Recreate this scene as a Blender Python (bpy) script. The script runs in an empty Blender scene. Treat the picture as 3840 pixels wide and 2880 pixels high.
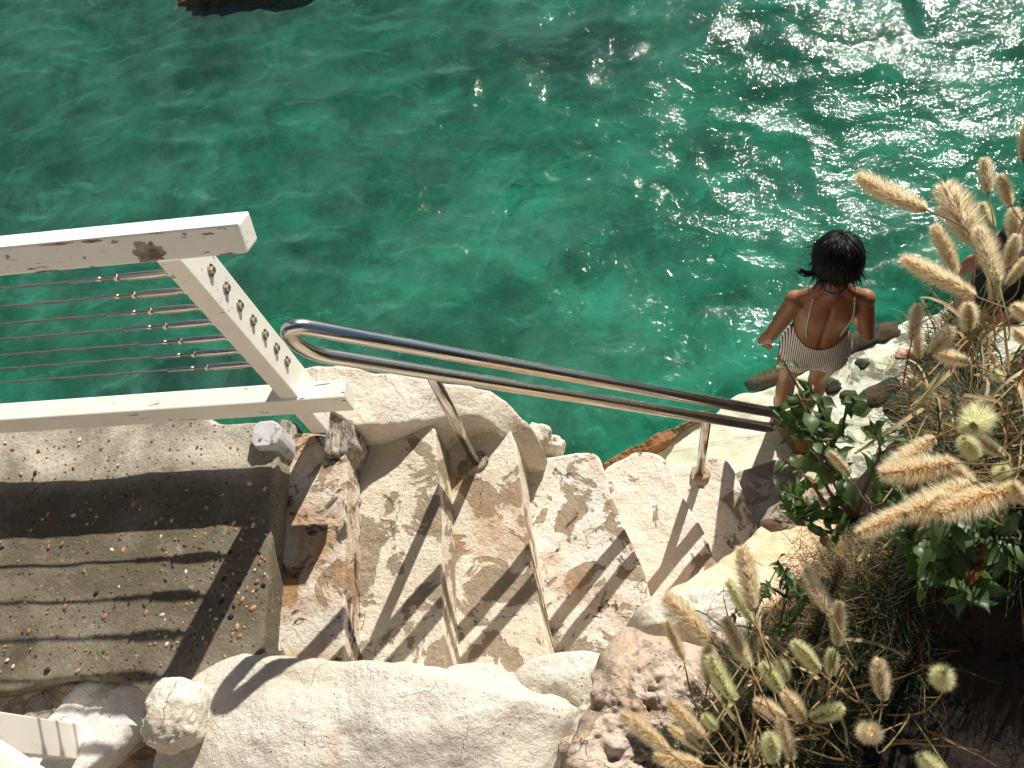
import bpy, bmesh, math, random
import numpy as np
from mathutils import Vector, Matrix

random.seed(7); np.random.seed(7)
SC = bpy.context.scene
COL = SC.collection

# ------------------------------------------------------------------ camera
FPX, CXP, CYP, CAMZ = 3200.0, 1920.0, 1440.0, 4.5
nad = np.array([2462.0-CXP, 3050.0-CYP, FPX]); nad /= np.linalg.norm(nad)
e0 = np.array([1.0, 0, 0]); AX = e0-nad*(e0@nad); AX /= np.linalg.norm(AX)
AZ = -nad; AY = np.cross(AZ, AX)
RW = np.stack([AX, AY, AZ])
cam_d = bpy.data.cameras.new('camera'); cam = bpy.data.objects.new('camera', cam_d); COL.objects.link(cam)
M = Matrix([[RW[i][0], -RW[i][1], -RW[i][2]] for i in range(3)]).to_4x4()
M.translation = (0, 0, CAMZ)
cam.matrix_world = M
cam_d.sensor_width = 36; cam_d.lens = FPX/3840*36; cam_d.clip_end = 2000; cam_d.clip_start = 0.02
cam_d.dof.use_dof = True; cam_d.dof.focus_distance = 2.7; cam_d.dof.aperture_fstop = 14
SC.camera = cam
Q = 3840/2212.0
def ray(u, v): return RW@np.array([u*Q-CXP, v*Q-CYP, FPX])
def U(u, v, z):            # the point at height z seen at (u, v) of the photograph (2212 wide)
    d = ray(u, v); return np.array([0, 0, CAMZ])+d*((z-CAMZ)/d[2])
def Uy(u, v, y):
    d = ray(u, v); return np.array([0, 0, CAMZ])+d*(y/d[1])
def Ux(u, v, x):
    d = ray(u, v); return np.array([0, 0, CAMZ])+d*(x/d[0])

# ------------------------------------------------------------------ light
SUN_AZ, SUN_EL = math.radians(22), math.radians(33)
W = bpy.data.worlds.new('World'); SC.world = W; W.use_nodes = True
wn = W.node_tree.nodes; wn.clear()
sky = wn.new('ShaderNodeTexSky'); sky.sky_type = 'NISHITA'; sky.sun_disc = False
sky.air_density = .5; sky.dust_density = .4; sky.sun_elevation = SUN_EL; sky.sun_rotation = SUN_AZ
bg = wn.new('ShaderNodeBackground'); bg.inputs[1].default_value = 0.05
wo = wn.new('ShaderNodeOutputWorld')
W.node_tree.links.new(sky.outputs[0], bg.inputs[0]); W.node_tree.links.new(bg.outputs[0], wo.inputs[0])
sd = bpy.data.lights.new('sun', 'SUN'); sd.energy = 5.0; sd.angle = math.radians(0.5); sd.color = (1, .95, .86)
so = bpy.data.objects.new('sun', sd); COL.objects.link(so)
sv = Vector((math.sin(SUN_AZ)*math.cos(SUN_EL), math.cos(SUN_AZ)*math.cos(SUN_EL), math.sin(SUN_EL)))
so.rotation_euler = sv.to_track_quat('Z', 'Y').to_euler(); so.location = (3, 8, 10)
SC.view_settings.view_transform = 'Standard'; SC.view_settings.look = 'None'
SC.view_settings.exposure = 0.50; SC.view_settings.gamma = 1.0; SC.view_settings.use_curve_mapping = False
SC.cycles.max_bounces = 6; SC.cycles.diffuse_bounces = 4; SC.cycles.transparent_max_bounces = 16

# ------------------------------------------------------------------ noise (numpy value noise)
def _h(ix, iy, iz, seed):
    n = (ix*374761393+iy*668265263+iz*2147483647+seed*1274126177) & 0xffffffff
    n = ((n ^ (n >> 13))*1274126177) & 0xffffffff
    return ((n ^ (n >> 16)) & 0xffff)/32767.5-1
def vnoise(P, seed=0):
    P = np.asarray(P, float); i = np.floor(P).astype(np.int64); f = P-i; f = f*f*f*(f*(f*6-15)+10)
    r = 0
    for a in (0, 1):
        for b in (0, 1):
            for c in (0, 1):
                w = (f[:, 0] if a else 1-f[:, 0])*(f[:, 1] if b else 1-f[:, 1])*(f[:, 2] if c else 1-f[:, 2])
                r = r+w*_h(i[:, 0]+a, i[:, 1]+b, i[:, 2]+c, seed)
    return r
def fbm(P, sc=1.0, octv=4, seed=0, gain=.5):
    P = np.asarray(P, float)*sc+17.3; t = 0; a = 1; s = 0
    for k in range(octv):
        t = t+a*vnoise(P, seed+k*7); s += a; a *= gain; P = P*2.03+5.1
    return t/s

# ------------------------------------------------------------------ object helpers
def mesh(name, V, F, smooth=True):
    me = bpy.data.meshes.new(name)
    me.from_pydata([tuple(map(float, v)) for v in V], [], [tuple(map(int, f)) for f in F])
    if smooth: me.polygons.foreach_set('use_smooth', [True]*len(me.polygons))
    me.update(); return me
def obj(name, me, mat=None, parent=None, label=None, cat=None, group=None, kind=None, loc=None):
    o = bpy.data.objects.new(name, me); COL.objects.link(o)
    if me is not None and mat is not None and not me.materials: me.materials.append(mat)
    if parent is not None: o.parent = parent
    if loc is not None: o.location = loc
    if label: o['label'] = label
    if cat: o['category'] = cat
    if group: o['group'] = group
    if kind: o['kind'] = kind
    return o
def thing(name, label, cat, loc=(0, 0, 0), group=None, kind=None):
    return obj(name, None, None, None, label, cat, group, kind, loc)
class MB:
    def __init__(s): s.V = []; s.F = []
    def add(s, V, F):
        o = len(s.V); s.V += [tuple(map(float, v)) for v in V]; s.F += [tuple(i+o for i in f) for f in F]
    def me(s, name, smooth=True): return mesh(name, s.V, s.F, smooth)
def tube(path, rad, n=8, caps=True, flat=1.0, up=None):
    P = [np.array(p, float) for p in path]; m = len(P)
    if not hasattr(rad, '__len__'): rad = [rad]*m
    T = []
    for i in range(m):
        t = P[min(i+1, m-1)]-P[max(i-1, 0)]; T.append(t/(np.linalg.norm(t)+1e-9))
    a = np.array([0, 0, 1.0]) if up is None else np.array(up, float)
    if abs(T[0]@a) > .95: a = np.array([1.0, 0, 0])
    N = np.cross(T[0], a); N /= np.linalg.norm(N)
    V = []; F = []
    for i in range(m):
        N = N-T[i]*(N@T[i]); N /= np.linalg.norm(N)+1e-9; B = np.cross(T[i], N)
        for k in range(n):
            an = 2*math.pi*k/n
            V.append(P[i]+rad[i]*(N*math.cos(an)+B*math.sin(an)*flat))
    for i in range(m-1):
        for k in range(n):
            a1 = i*n+k; b1 = i*n+(k+1) % n
            F.append((a1, b1, b1+n, a1+n))
    if caps:
        F.append(tuple(range(n))[::-1]); F.append(tuple((m-1)*n+k for k in range(n)))
    return V, F
def box(x0, x1, y0, y1, z0, z1, bev=.004, name='box'):
    bm = bmesh.new(); bmesh.ops.create_cube(bm, size=1)
    for v in bm.verts:
        v.co = Vector((x0 if v.co.x < 0 else x1, y0 if v.co.y < 0 else y1, z0 if v.co.z < 0 else z1))
    if bev: bmesh.ops.bevel(bm, geom=bm.edges[:], offset=bev, segments=2, profile=.6, affect='EDGES')
    me = bpy.data.meshes.new(name); bm.to_mesh(me); bm.free(); return me
def ico(r=1, sub=2, name='ico'):
    bm = bmesh.new(); bmesh.ops.create_icosphere(bm, subdivisions=sub, radius=r)
    V = np.array([v.co[:] for v in bm.verts]); F = [tuple(v.index for v in f.verts) for f in bm.faces]; bm.free(); return V, F
def catmull(pts, n):
    P = [np.array(p, float) for p in pts]; P = [2*P[0]-P[1]]+P+[2*P[-1]-P[-2]]; out = []
    for i in range(1, len(P)-2):
        for k in range(n):
            t = k/n
            out.append(.5*((2*P[i])+(-P[i-1]+P[i+1])*t+(2*P[i-1]-5*P[i]+4*P[i+1]-P[i+2])*t*t+(-P[i-1]+3*P[i]-3*P[i+1]+P[i+2])*t**3))
    out.append(P[-2]); return out

def slab(pts, zbot, R=.03, amp=.01, seed=1, N=220, nin=26, nside=10, rnd=2, edge=.012, dome=0.0, tsc=9, flare=.0, sidek=1.):
    """solid stone: outline pts (world x,y,z), top follows the outline's heights, rounded rim, rough sides"""
    P = np.array(pts, float)
    for _ in range(rnd):
        A = P; B = np.roll(P, -1, 0); P = np.stack([A*.78+B*.22, A*.22+B*.78], 1).reshape(-1, 3)
    L = np.linalg.norm(np.roll(P, -1, 0)-P, axis=1); cum = np.concatenate([[0], np.cumsum(L)])
    PP = np.vstack([P, P[:1]]); s = np.linspace(0, cum[-1], N, endpoint=False)
    O = np.stack([np.interp(s, cum, PP[:, k]) for k in range(3)], 1)
    area = np.sum(O[:, 0]*np.roll(O[:, 1], -1)-np.roll(O[:, 0], -1)*O[:, 1])
    if area < 0: O = O[::-1].copy()
    T = np.roll(O, -1, 0)-np.roll(O, 1, 0); Nn = np.stack([T[:, 1], -T[:, 0], 0*T[:, 0]], 1); Nn /= np.linalg.norm(Nn, axis=1)[:, None]+1e-9
    O = O+Nn*(fbm(O, 6, 4, seed)*edge)[:, None]
    C = O.mean(0); rows = []
    for k in range(nside+1):
        t = k/nside; X = O.copy(); zt = O[:, 2]-R; X[:, 2] = zbot+(zt-zbot)*t
        X[:, :2] += Nn[:, :2]*(flare*(1-t)); 
        X = X+Nn*(fbm(X*[1, 1, 1.6], 5, 4, seed+3)*amp*2.2*sidek)[:, None]*(1-.6*(t == 1)); rows.append(X)
    for k in range(1, 6):
        a = k/5*math.pi/2; X = O.copy(); X[:, :2] -= Nn[:, :2]*(R*(1-math.cos(a)))*0
        d = C-O; dl = np.linalg.norm(d[:, :2], axis=1)[:, None]
        X[:, :2] += d[:, :2]/dl*np.minimum(R*(1-math.cos(a)), dl*.5); X[:, 2] += -R+R*math.sin(a); rows.append(X)
    base = rows[-1]
    for k in range(1, nin+1):
        t = k/nin; t = 1-(1-t)**1.15
        X = base*(1-t)+np.array([C[0], C[1], C[2]])*t; X[:, 2] += dome*(1-(1-t)**2); rows.append(X)
    for k in range(nside, len(rows)):
        X = rows[k]; X[:, 2] += fbm(X, tsc, 5, seed+9)*amp+fbm(X, 2.2, 3, seed+12)*amp*1.2
    V = np.vstack(rows[:-1]+[rows[-1].mean(0)[None]])
    m = len(rows)-1; F = []
    for i in range(m-1):
        for k in range(N):
            k2 = (k+1) % N; F.append((i*N+k, i*N+k2, (i+1)*N+k2, (i+1)*N+k))
    c = m*N
    for k in range(N): F.append(((m-1)*N+k, (m-1)*N+(k+1) % N, c))
    F.append(tuple(range(N))[::-1])
    return V, F
def strip(outer, inner, zbot, R=.03, amp=.01, seed=1, N=160, edge=.01, nt=16, ns=22, tsc=9, flare=0., crown=0.):
    """a wall following a curve: outer and inner top edges (world points), rounded shoulders, rough faces, tapered ends"""
    def rs(P):
        P = np.array(catmull(P, 12)); L = np.concatenate([[0], np.cumsum(np.linalg.norm(np.diff(P, axis=0), axis=1))]); s_ = np.linspace(0, L[-1], N)
        return np.stack([np.interp(s_, L, P[:, k]) for k in range(3)], 1)
    O, I = rs(outer), rs(inner); Wd = I-O; wl = np.linalg.norm(Wd[:, :2], axis=1)[:, None]; D = Wd*[1, 1, 0]/wl
    e = np.minimum(1, np.sin(np.linspace(0, math.pi, N))*6)[:, None]**.5
    O = O-D*(fbm(O, 6, 4, seed)*edge)[:, None]; I = I+D*(fbm(I, 6, 4, seed+1)*edge)[:, None]
    rows = []
    def side(E, sg):
        out = []
        for k in range(ns):
            t = k/ns; X = E.copy(); zt = E[:, 2]-R; X[:, 2] = zbot+(zt-zbot)*t**.8; X = X-D*sg*flare*(1-t)
            out.append(X-D*sg*(fbm(X, 5, 4, seed+3)*amp*1.5)[:, None])
        for k in range(0, 6):
            a = k/6*math.pi/2; X = E.copy()+D*sg*R*(1-math.cos(a)); X[:, 2] += -R+R*math.sin(a); out.append(X)
        return out
    A = side(O, 1); B = side(I, -1)
    rows = A+[(O+D*R)*(1-t)+(I-D*R)*t+np.array([0, 0, 1])*(crown*math.sin(math.pi*t)) for t in np.linspace(0, 1, nt)]+B[::-1]
    for k in range(ns, len(rows)-ns):
        X = rows[k]; X[:, 2] += fbm(X, tsc, 5, seed+9)*amp+fbm(X, 2.4, 3, seed+12)*amp*1.3
    M_ = (O+I)/2
    for X in rows: X[:, :2] = M_[:, :2]+(X[:, :2]-M_[:, :2])*(.25+.75*e)
    m = len(rows); V = np.stack(rows, 0); Vv = V.reshape(-1, 3); F = []
    for i in range(m-1):
        for k in range(N-1): F.append((i*N+k, i*N+k+1, (i+1)*N+k+1, (i+1)*N+k))
    F.append(tuple(i*N for i in range(m))); F.append(tuple(i*N+N-1 for i in range(m))[::-1])
    c = [tuple(f[::-1]) for f in F] if np.cross(D[0], (O[1]-O[0]))[2] < 0 else F
    return Vv, c
def slab_u(pts, zbot, z=None, **k):
    w = [U(p[0], p[1], p[2] if len(p) > 2 else z) for p in pts]
    return slab(w, zbot, **k)
def rock_me(name, c, r, seed=1, amp=.2, sub=4, sc=1.4, rot=0, fl=.6, rough=.03):
    V, F = ico(1, sub); d = 1+fbm(V, sc, 4, seed)*amp+np.abs(fbm(V, sc*2.4, 3, seed+5))*amp*.5
    V = np.sign(V)*np.abs(V)**.82; V = V*d[:, None]
    V = V*np.array(r); V = V+(fbm(V/max(r), 7, 4, seed+8)*rough*max(r))[:, None]*V/np.linalg.norm(V, axis=1)[:, None]
    cs, sn = math.cos(rot), math.sin(rot); V = np.stack([V[:, 0]*cs-V[:, 1]*sn, V[:, 0]*sn+V[:, 1]*cs, V[:, 2]], 1)
    return mesh(name, V+np.array(c), F)

# ------------------------------------------------------------------ materials
class NT:
    def __init__(s, name):
        s.m = bpy.data.materials.new(name); s.m.use_nodes = True; s.t = s.m.node_tree; s.t.nodes.clear()
        s.out = s.n('ShaderNodeOutputMaterial')
    def n(s, ty, **kw):
        nd = s.t.nodes.new(ty)
        for k, v in kw.items(): setattr(nd, k, v)
        return nd
    def l(s, a, b): s.t.links.new(a, b)
    def setin(s, sock, v):
        if hasattr(v, 'is_output') or isinstance(v, bpy.types.NodeSocket): s.l(v, sock)
        else: sock.default_value = v
    def pos(s, scale=1, obj=False, off=(0, 0, 0), sc3=None):
        if obj: c = s.n('ShaderNodeTexCoord').outputs['Object']
        else: c = s.n('ShaderNodeNewGeometry').outputs['Position']
        mp = s.n('ShaderNodeMapping'); s.l(c, mp.inputs[0])
        mp.inputs['Location'].default_value = off
        mp.inputs['Scale'].default_value = sc3 or (scale,)*3
        return mp.outputs[0]
    def noise(s, v, scale, det=5, rough=.55, dist=0, col=False):
        t = s.n('ShaderNodeTexNoise'); s.l(v, t.inputs['Vector'])
        t.inputs['Scale'].default_value = scale; t.inputs['Detail'].default_value = det
        t.inputs['Roughness'].default_value = rough; t.inputs['Distortion'].default_value = dist
        return t.outputs[1 if col else 0]
    def voro(s, v, scale, feat='F1', rnd=1):
        t = s.n('ShaderNodeTexVoronoi', feature=feat); s.l(v, t.inputs['Vector']); t.inputs['Scale'].default_value = scale
        t.inputs['Randomness'].default_value = rnd
        return t
    def ramp(s, f, lo, hi, a=0., b=1.):
        r = s.n('ShaderNodeMapRange'); s.setin(r.inputs[0], f)
        for i, v in zip((1, 2, 3, 4), (lo, hi, a, b)): r.inputs[i].default_value = v
        r.clamp = True; return r.outputs[0]
    def mix(s, f, a, b):
        m = s.n('ShaderNodeMix', data_type='RGBA'); s.setin(m.inputs[0], f)
        for sk, v in ((m.inputs[6], a), (m.inputs[7], b)):
            if isinstance(v, tuple): sk.default_value = v+(1,) if len(v) == 3 else v
            else: s.l(v, sk)
        return m.outputs[2]
    def math(s, op, a, b=0.):
        m = s.n('ShaderNodeMath', operation=op); s.setin(m.inputs[0], a); s.setin(m.inputs[1], b); return m.outputs[0]
    def bump(s, h, strength=.5, dist=.01, nrm=None):
        b = s.n('ShaderNodeBump'); s.l(h, b.inputs['Height']); b.inputs['Strength'].default_value = strength
        b.inputs['Distance'].default_value = dist
        if nrm is not None: s.l(nrm, b.inputs['Normal'])
        return b.outputs[0]
    def princ(s, col, rough=.8, metal=0, nrm=None, spec=.3, **kw):
        p = s.n('ShaderNodeBsdfPrincipled')
        if isinstance(col, tuple): p.inputs['Base Color'].default_value = col+(1,)
        else: s.l(col, p.inputs['Base Color'])
        s.setin(p.inputs['Roughness'], rough); p.inputs['Metallic'].default_value = metal
        p.inputs['Specular IOR Level'].default_value = spec
        if nrm is not None: s.l(nrm, p.inputs['Normal'])
        return p
    def done(s, sh): s.l(sh.outputs[0] if hasattr(sh, 'outputs') else sh, s.out.inputs['Surface']); return s.m

def stone(name, base=(.80, .70, .54), patch=(.29, .23, .165), stain=(.42, .22, .09), dark=(.10, .075, .05),
          pth=.56, sth=.62, dth=.68, psc=5, off=0., b=1.25, base2=None, craze=1.0):
    t = NT(name); v = t.pos(1, off=(off, off*.7, off*1.3))
    nz = t.noise(v, 2.2, 5, .6)
    base2 = base2 or (base[0]*.93, base[1]*.89, base[2]*.83)
    c = t.mix(t.ramp(nz, .4, .62), base, base2)
    fine = t.noise(v, 70, 6, .7)
    c = t.mix(t.ramp(fine, .42, .72, 0, .5), c, tuple(x*.55 for x in base))
    # flaked patches with hard, ragged outline
    pn = t.noise(v, psc, 9, .62, .6); pm = t.ramp(pn, pth, pth+.018)
    pv = t.noise(v, 26, 5, .65); pc = t.mix(t.ramp(pv, .35, .7), patch, tuple(min(1, x*1.4) for x in patch))
    c = t.mix(pm, c, pc)
    v2 = t.pos(1, off=(off+4, 3, 1)); sn = t.noise(v2, 2.6, 7, .68, .5)
    c = t.mix(t.ramp(sn, sth-.09, sth+.10, 0, .85), c, stain)
    dn = t.noise(t.pos(1, off=(9+off, 2, 5)), 7.5, 9, .72, .9); dm = t.ramp(dn, dth-.01, dth+.03)
    c = t.mix(dm, c, dark)
    sp = t.voro(v, 55).outputs[0]; spm = t.ramp(sp, .10, .16, 1, 0)
    gate = t.ramp(t.noise(v2, 9, 3), .55, .6); spm = t.math('MULTIPLY', spm, gate)
    c = t.mix(t.math('MULTIPLY', spm, .8), c, tuple(x*.8 for x in dark))
    # cracks
    wv = t.n('ShaderNodeVectorMath', operation='ADD'); t.l(v, wv.inputs[0])
    nn = t.noise(v, 8, 4, .6, 0, True); sc = t.n('ShaderNodeVectorMath', operation='SCALE'); t.l(nn, sc.inputs[0]); sc.inputs['Scale'].default_value = .16
    t.l(sc.outputs[0], wv.inputs[1])
    ce = t.voro(wv.outputs[0], 3.4, 'DISTANCE_TO_EDGE').outputs[0]
    cm = t.math('MULTIPLY', t.ramp(ce, .001, .007, 1, 0), t.ramp(t.noise(v2, 3.2, 2), .54, .6)); cm = t.math('MULTIPLY', cm, craze*.45)
    c = t.mix(cm, c, tuple(x*.6 for x in dark))
    h = t.math('ADD', t.math('MULTIPLY', fine, .35), t.math('MULTIPLY', t.noise(v, 18, 8, .7), .8))
    h = t.math('SUBTRACT', h, t.math('MULTIPLY', pm, .16)); h = t.math('SUBTRACT', h, t.math('MULTIPLY', dm, .22))
    h = t.math('SUBTRACT', h, t.math('MULTIPLY', cm, .7)); h = t.math('SUBTRACT', h, t.math('MULTIPLY', spm, .3))
    return t.done(t.princ(c, .88, nrm=t.bump(h, .9*b, .016), spec=.2))

M_STEP = [stone('whitewashed_step_stone_%d' % i, off=i*3.7, pth=p, sth=s, dth=d, base=bs) for i, (p, s, d, bs) in enumerate([
    (.54, .52, .55, (.82, .76, .67)), (.51, .68, .66, (.80, .72, .59)), (.52, .63, .63, (.82, .74, .62)), (.53, .64, .59, (.82, .77, .68)),
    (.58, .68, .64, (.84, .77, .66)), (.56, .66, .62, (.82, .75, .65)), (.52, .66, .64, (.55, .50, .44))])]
M_KERB = stone('white_plaster_rough', base=(.80, .73, .62), patch=(.58, .46, .32), pth=.60, sth=.68, dth=.70, psc=4, off=21, craze=.6, b=1.4)
M_BOUL = stone('cream_boulder_stone', base=(.76, .70, .60), patch=(.62, .50, .36), pth=.66, sth=.72, dth=.735, psc=3, off=31, base2=(.64, .56, .45), craze=.35, b=1.6)
M_PINK = stone('pink_sandstone', base=(.70, .57, .46), patch=(.40, .29, .21), stain=(.55, .30, .15), pth=.55, sth=.66, dth=.66, off=41, b=1.6)
M_ORNG = stone('orange_stone', base=(.78, .60, .42), patch=(.58, .34, .19), stain=(.62, .36, .18), pth=.60, sth=.58, dth=.70, off=47, b=.9, craze=.3)
M_DARKR = stone('dark_wet_rock', base=(.12, .085, .055), patch=(.05, .045, .035), stain=(.20, .10, .04), pth=.5, sth=.6, dth=.6, off=51, b=1.6)
M_WEED = stone('red_weedy_rock', base=(.30, .16, .08), patch=(.16, .10, .06), stain=(.38, .17, .06), pth=.52, sth=.5, dth=.62, off=57, b=1.6)
M_WHITE = stone('white_painted_stone', base=(.82, .80, .76), patch=(.52, .47, .38), pth=.60, sth=.75, dth=.74, off=61, craze=1, b=.5)
M_BROKE = stone('broken_brown_stone', base=(.50, .43, .34), patch=(.30, .24, .18), stain=(.5, .28, .14), pth=.52, sth=.64, dth=.6, off=67, b=1.5)
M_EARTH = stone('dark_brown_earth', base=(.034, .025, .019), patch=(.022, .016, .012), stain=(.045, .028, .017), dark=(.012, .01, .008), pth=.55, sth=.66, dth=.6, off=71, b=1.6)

def m_deck():
    t = NT('pebble_concrete'); v = t.pos(1)
    big = t.noise(v, 2.4, 6, .62, .3); c = t.mix(t.ramp(big, .42, .64), (.145, .12, .082), (.29, .25, .185))
    # pale lime bloom along the seaward edge
    yy = t.n('ShaderNodeSeparateXYZ'); t.l(v, yy.inputs[0])
    bl = t.math('MULTIPLY', t.ramp(yy.outputs[1], 1.0, 1.14), t.ramp(big, .36, .58, .25, 1)); c = t.mix(bl, c, (.70, .63, .52))
    f = t.noise(v, 90, 7, .75); c = t.mix(t.ramp(f, .45, .72, 0, .6), c, (.08, .065, .045))
    f2 = t.noise(t.pos(1, off=(5, 5, 5)), 40, 6, .7); c = t.mix(t.ramp(f2, .58, .72, 0, .5), c, (.55, .46, .33))
    sp = t.voro(v, 38); spm = t.ramp(sp.outputs[0], .14, .2, 1, 0); g = t.ramp(t.noise(v, 6, 3), .46, .52); spm = t.math('MULTIPLY', spm, g)
    c = t.mix(t.math('MULTIPLY', spm, .75), c, (.07, .05, .035))
    cr = t.noise(t.pos(1, off=(8, 1, 1)), 3.4, 8, .6, 1.2)
    dk = t.math('MULTIPLY', t.ramp(cr, .56, .64), t.ramp(yy.outputs[1], .62, .36)); c = t.mix(t.math('MULTIPLY', dk, .8), c, (.07, .055, .04))
    h = t.math('ADD', t.math('MULTIPLY', f, .5), t.math('MULTIPLY', f2, .5)); h = t.math('SUBTRACT', h, t.math('MULTIPLY', spm, .6))
    return t.done(t.princ(c, .9, nrm=t.bump(h, .9, .010), spec=.2))
M_DECK = m_deck()

def m_paint():
    t = NT('white_gloss_paint'); v = t.pos(1)
    n1 = t.noise(v, 6, 6, .6); c = t.mix(t.ramp(n1, .4, .7), (.85, .81, .73), (.80, .75, .66))
    vs = t.pos(1, sc3=(14, 60, 60)); ch = t.noise(vs, 1.0, 6, .7, .4); cm = t.math('MULTIPLY', t.ramp(ch, .62, .63), t.ramp(t.noise(v, 4, 2), .52, .54))
    sp = t.math('MULTIPLY', t.ramp(t.voro(v, 60).outputs[0], .07, .10, 1, 0), t.ramp(t.noise(v, 12, 2), .58, .62))
    c = t.mix(t.math('MAXIMUM', cm, sp), c, (.09, .06, .045))
    st = t.noise(t.pos(1, off=(2, 7, 3)), 5, 5, .6); c = t.mix(t.ramp(st, .66, .78, 0, .35), c, (.62, .42, .22))
    h = t.math('SUBTRACT', t.noise(v, 30, 4, .5), t.math('MULTIPLY', cm, 1.0))
    return t.done(t.princ(c, .42, nrm=t.bump(h, .25, .003), spec=.4))
M_PAINT = m_paint()
def m_worn():
    t = NT('worn_grey_paint_scar'); v = t.pos(1); n1 = t.noise(v, 34, 6, .7)
    c = t.mix(t.ramp(n1, .4, .62), (.42, .36, .29), (.16, .12, .09))
    return t.done(t.princ(c, .9, nrm=t.bump(n1, .8, .006)))
M_WORN = m_worn()
def m_steel(name, col=(.62, .60, .57), r0=.12, r1=.3):
    t = NT(name); v = t.pos(1); n1 = t.noise(v, 60, 5, .7)
    n2 = t.noise(v, 5, 4, .6); c = t.mix(t.ramp(n2, .5, .75, 0, .5), col, (.40, .33, .25))
    c = t.mix(t.ramp(n1, .66, .72, 0, .7), c, (.30, .22, .15))
    return t.done(t.princ(c, t.ramp(n2, .3, .7, r0, r1), 1.0))
M_STEEL = m_steel('polished_steel_tube'); M_FIT = m_steel('steel_fitting', (.62, .57, .50), .24, .36)
M_RUST = m_steel('tarnished_steel', (.34, .27, .2), .3, .5)
def m_wire():
    t = NT('wire_rope_steel'); return t.done(t.princ((.24, .21, .185), .45, .8))
M_WIRE = m_wire()
def m_wood():
    t = NT('rotten_grey_wood'); v = t.pos(1, sc3=(60, 12, 16)); n1 = t.noise(v, 1.0, 7, .7, 1.2)
    c = t.mix(t.ramp(n1, .4, .62), (.48, .43, .36), (.12, .095, .07))
    return t.done(t.princ(c, .95, nrm=t.bump(n1, 1, .012)))
M_WOOD = m_wood()
def m_zinc():
    t = NT('grey_painted_block_top'); v = t.pos(1); n = t.noise(v, 16, 6, .65)
    d = t.noise(t.pos(1, off=(1.3, .2, 0)), 14, 4, .6)
    c = t.mix(t.ramp(n, .4, .7), (.56, .55, .56), (.40, .385, .39)); c = t.mix(t.ramp(d, .6, .7), c, (.05, .05, .05))
    return t.done(t.princ(c, .6, nrm=t.bump(n, .3, .004)))
M_ZINC = m_zinc()
def plain(name, col, rough=.7, var=.25, sc=60, spec=.3, trans=0., bump=.2, **kw):
    t = NT(name); v = t.pos(1); n = t.noise(v, sc, 5, .6)
    c = t.mix(t.ramp(n, .35, .7), col, tuple(x*(1-var) for x in col))
    p = t.princ(c, rough, nrm=t.bump(n, bump, .003), spec=spec)
    if trans:
        tr = t.n('ShaderNodeBsdfTranslucent'); t.l(c, tr.inputs[0]); mx = t.n('ShaderNodeMixShader'); mx.inputs[0].default_value = trans
        t.l(p.outputs[0], mx.inputs[1]); t.l(tr.outputs[0], mx.inputs[2]); return t.done(mx)
    return t.done(p)

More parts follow.
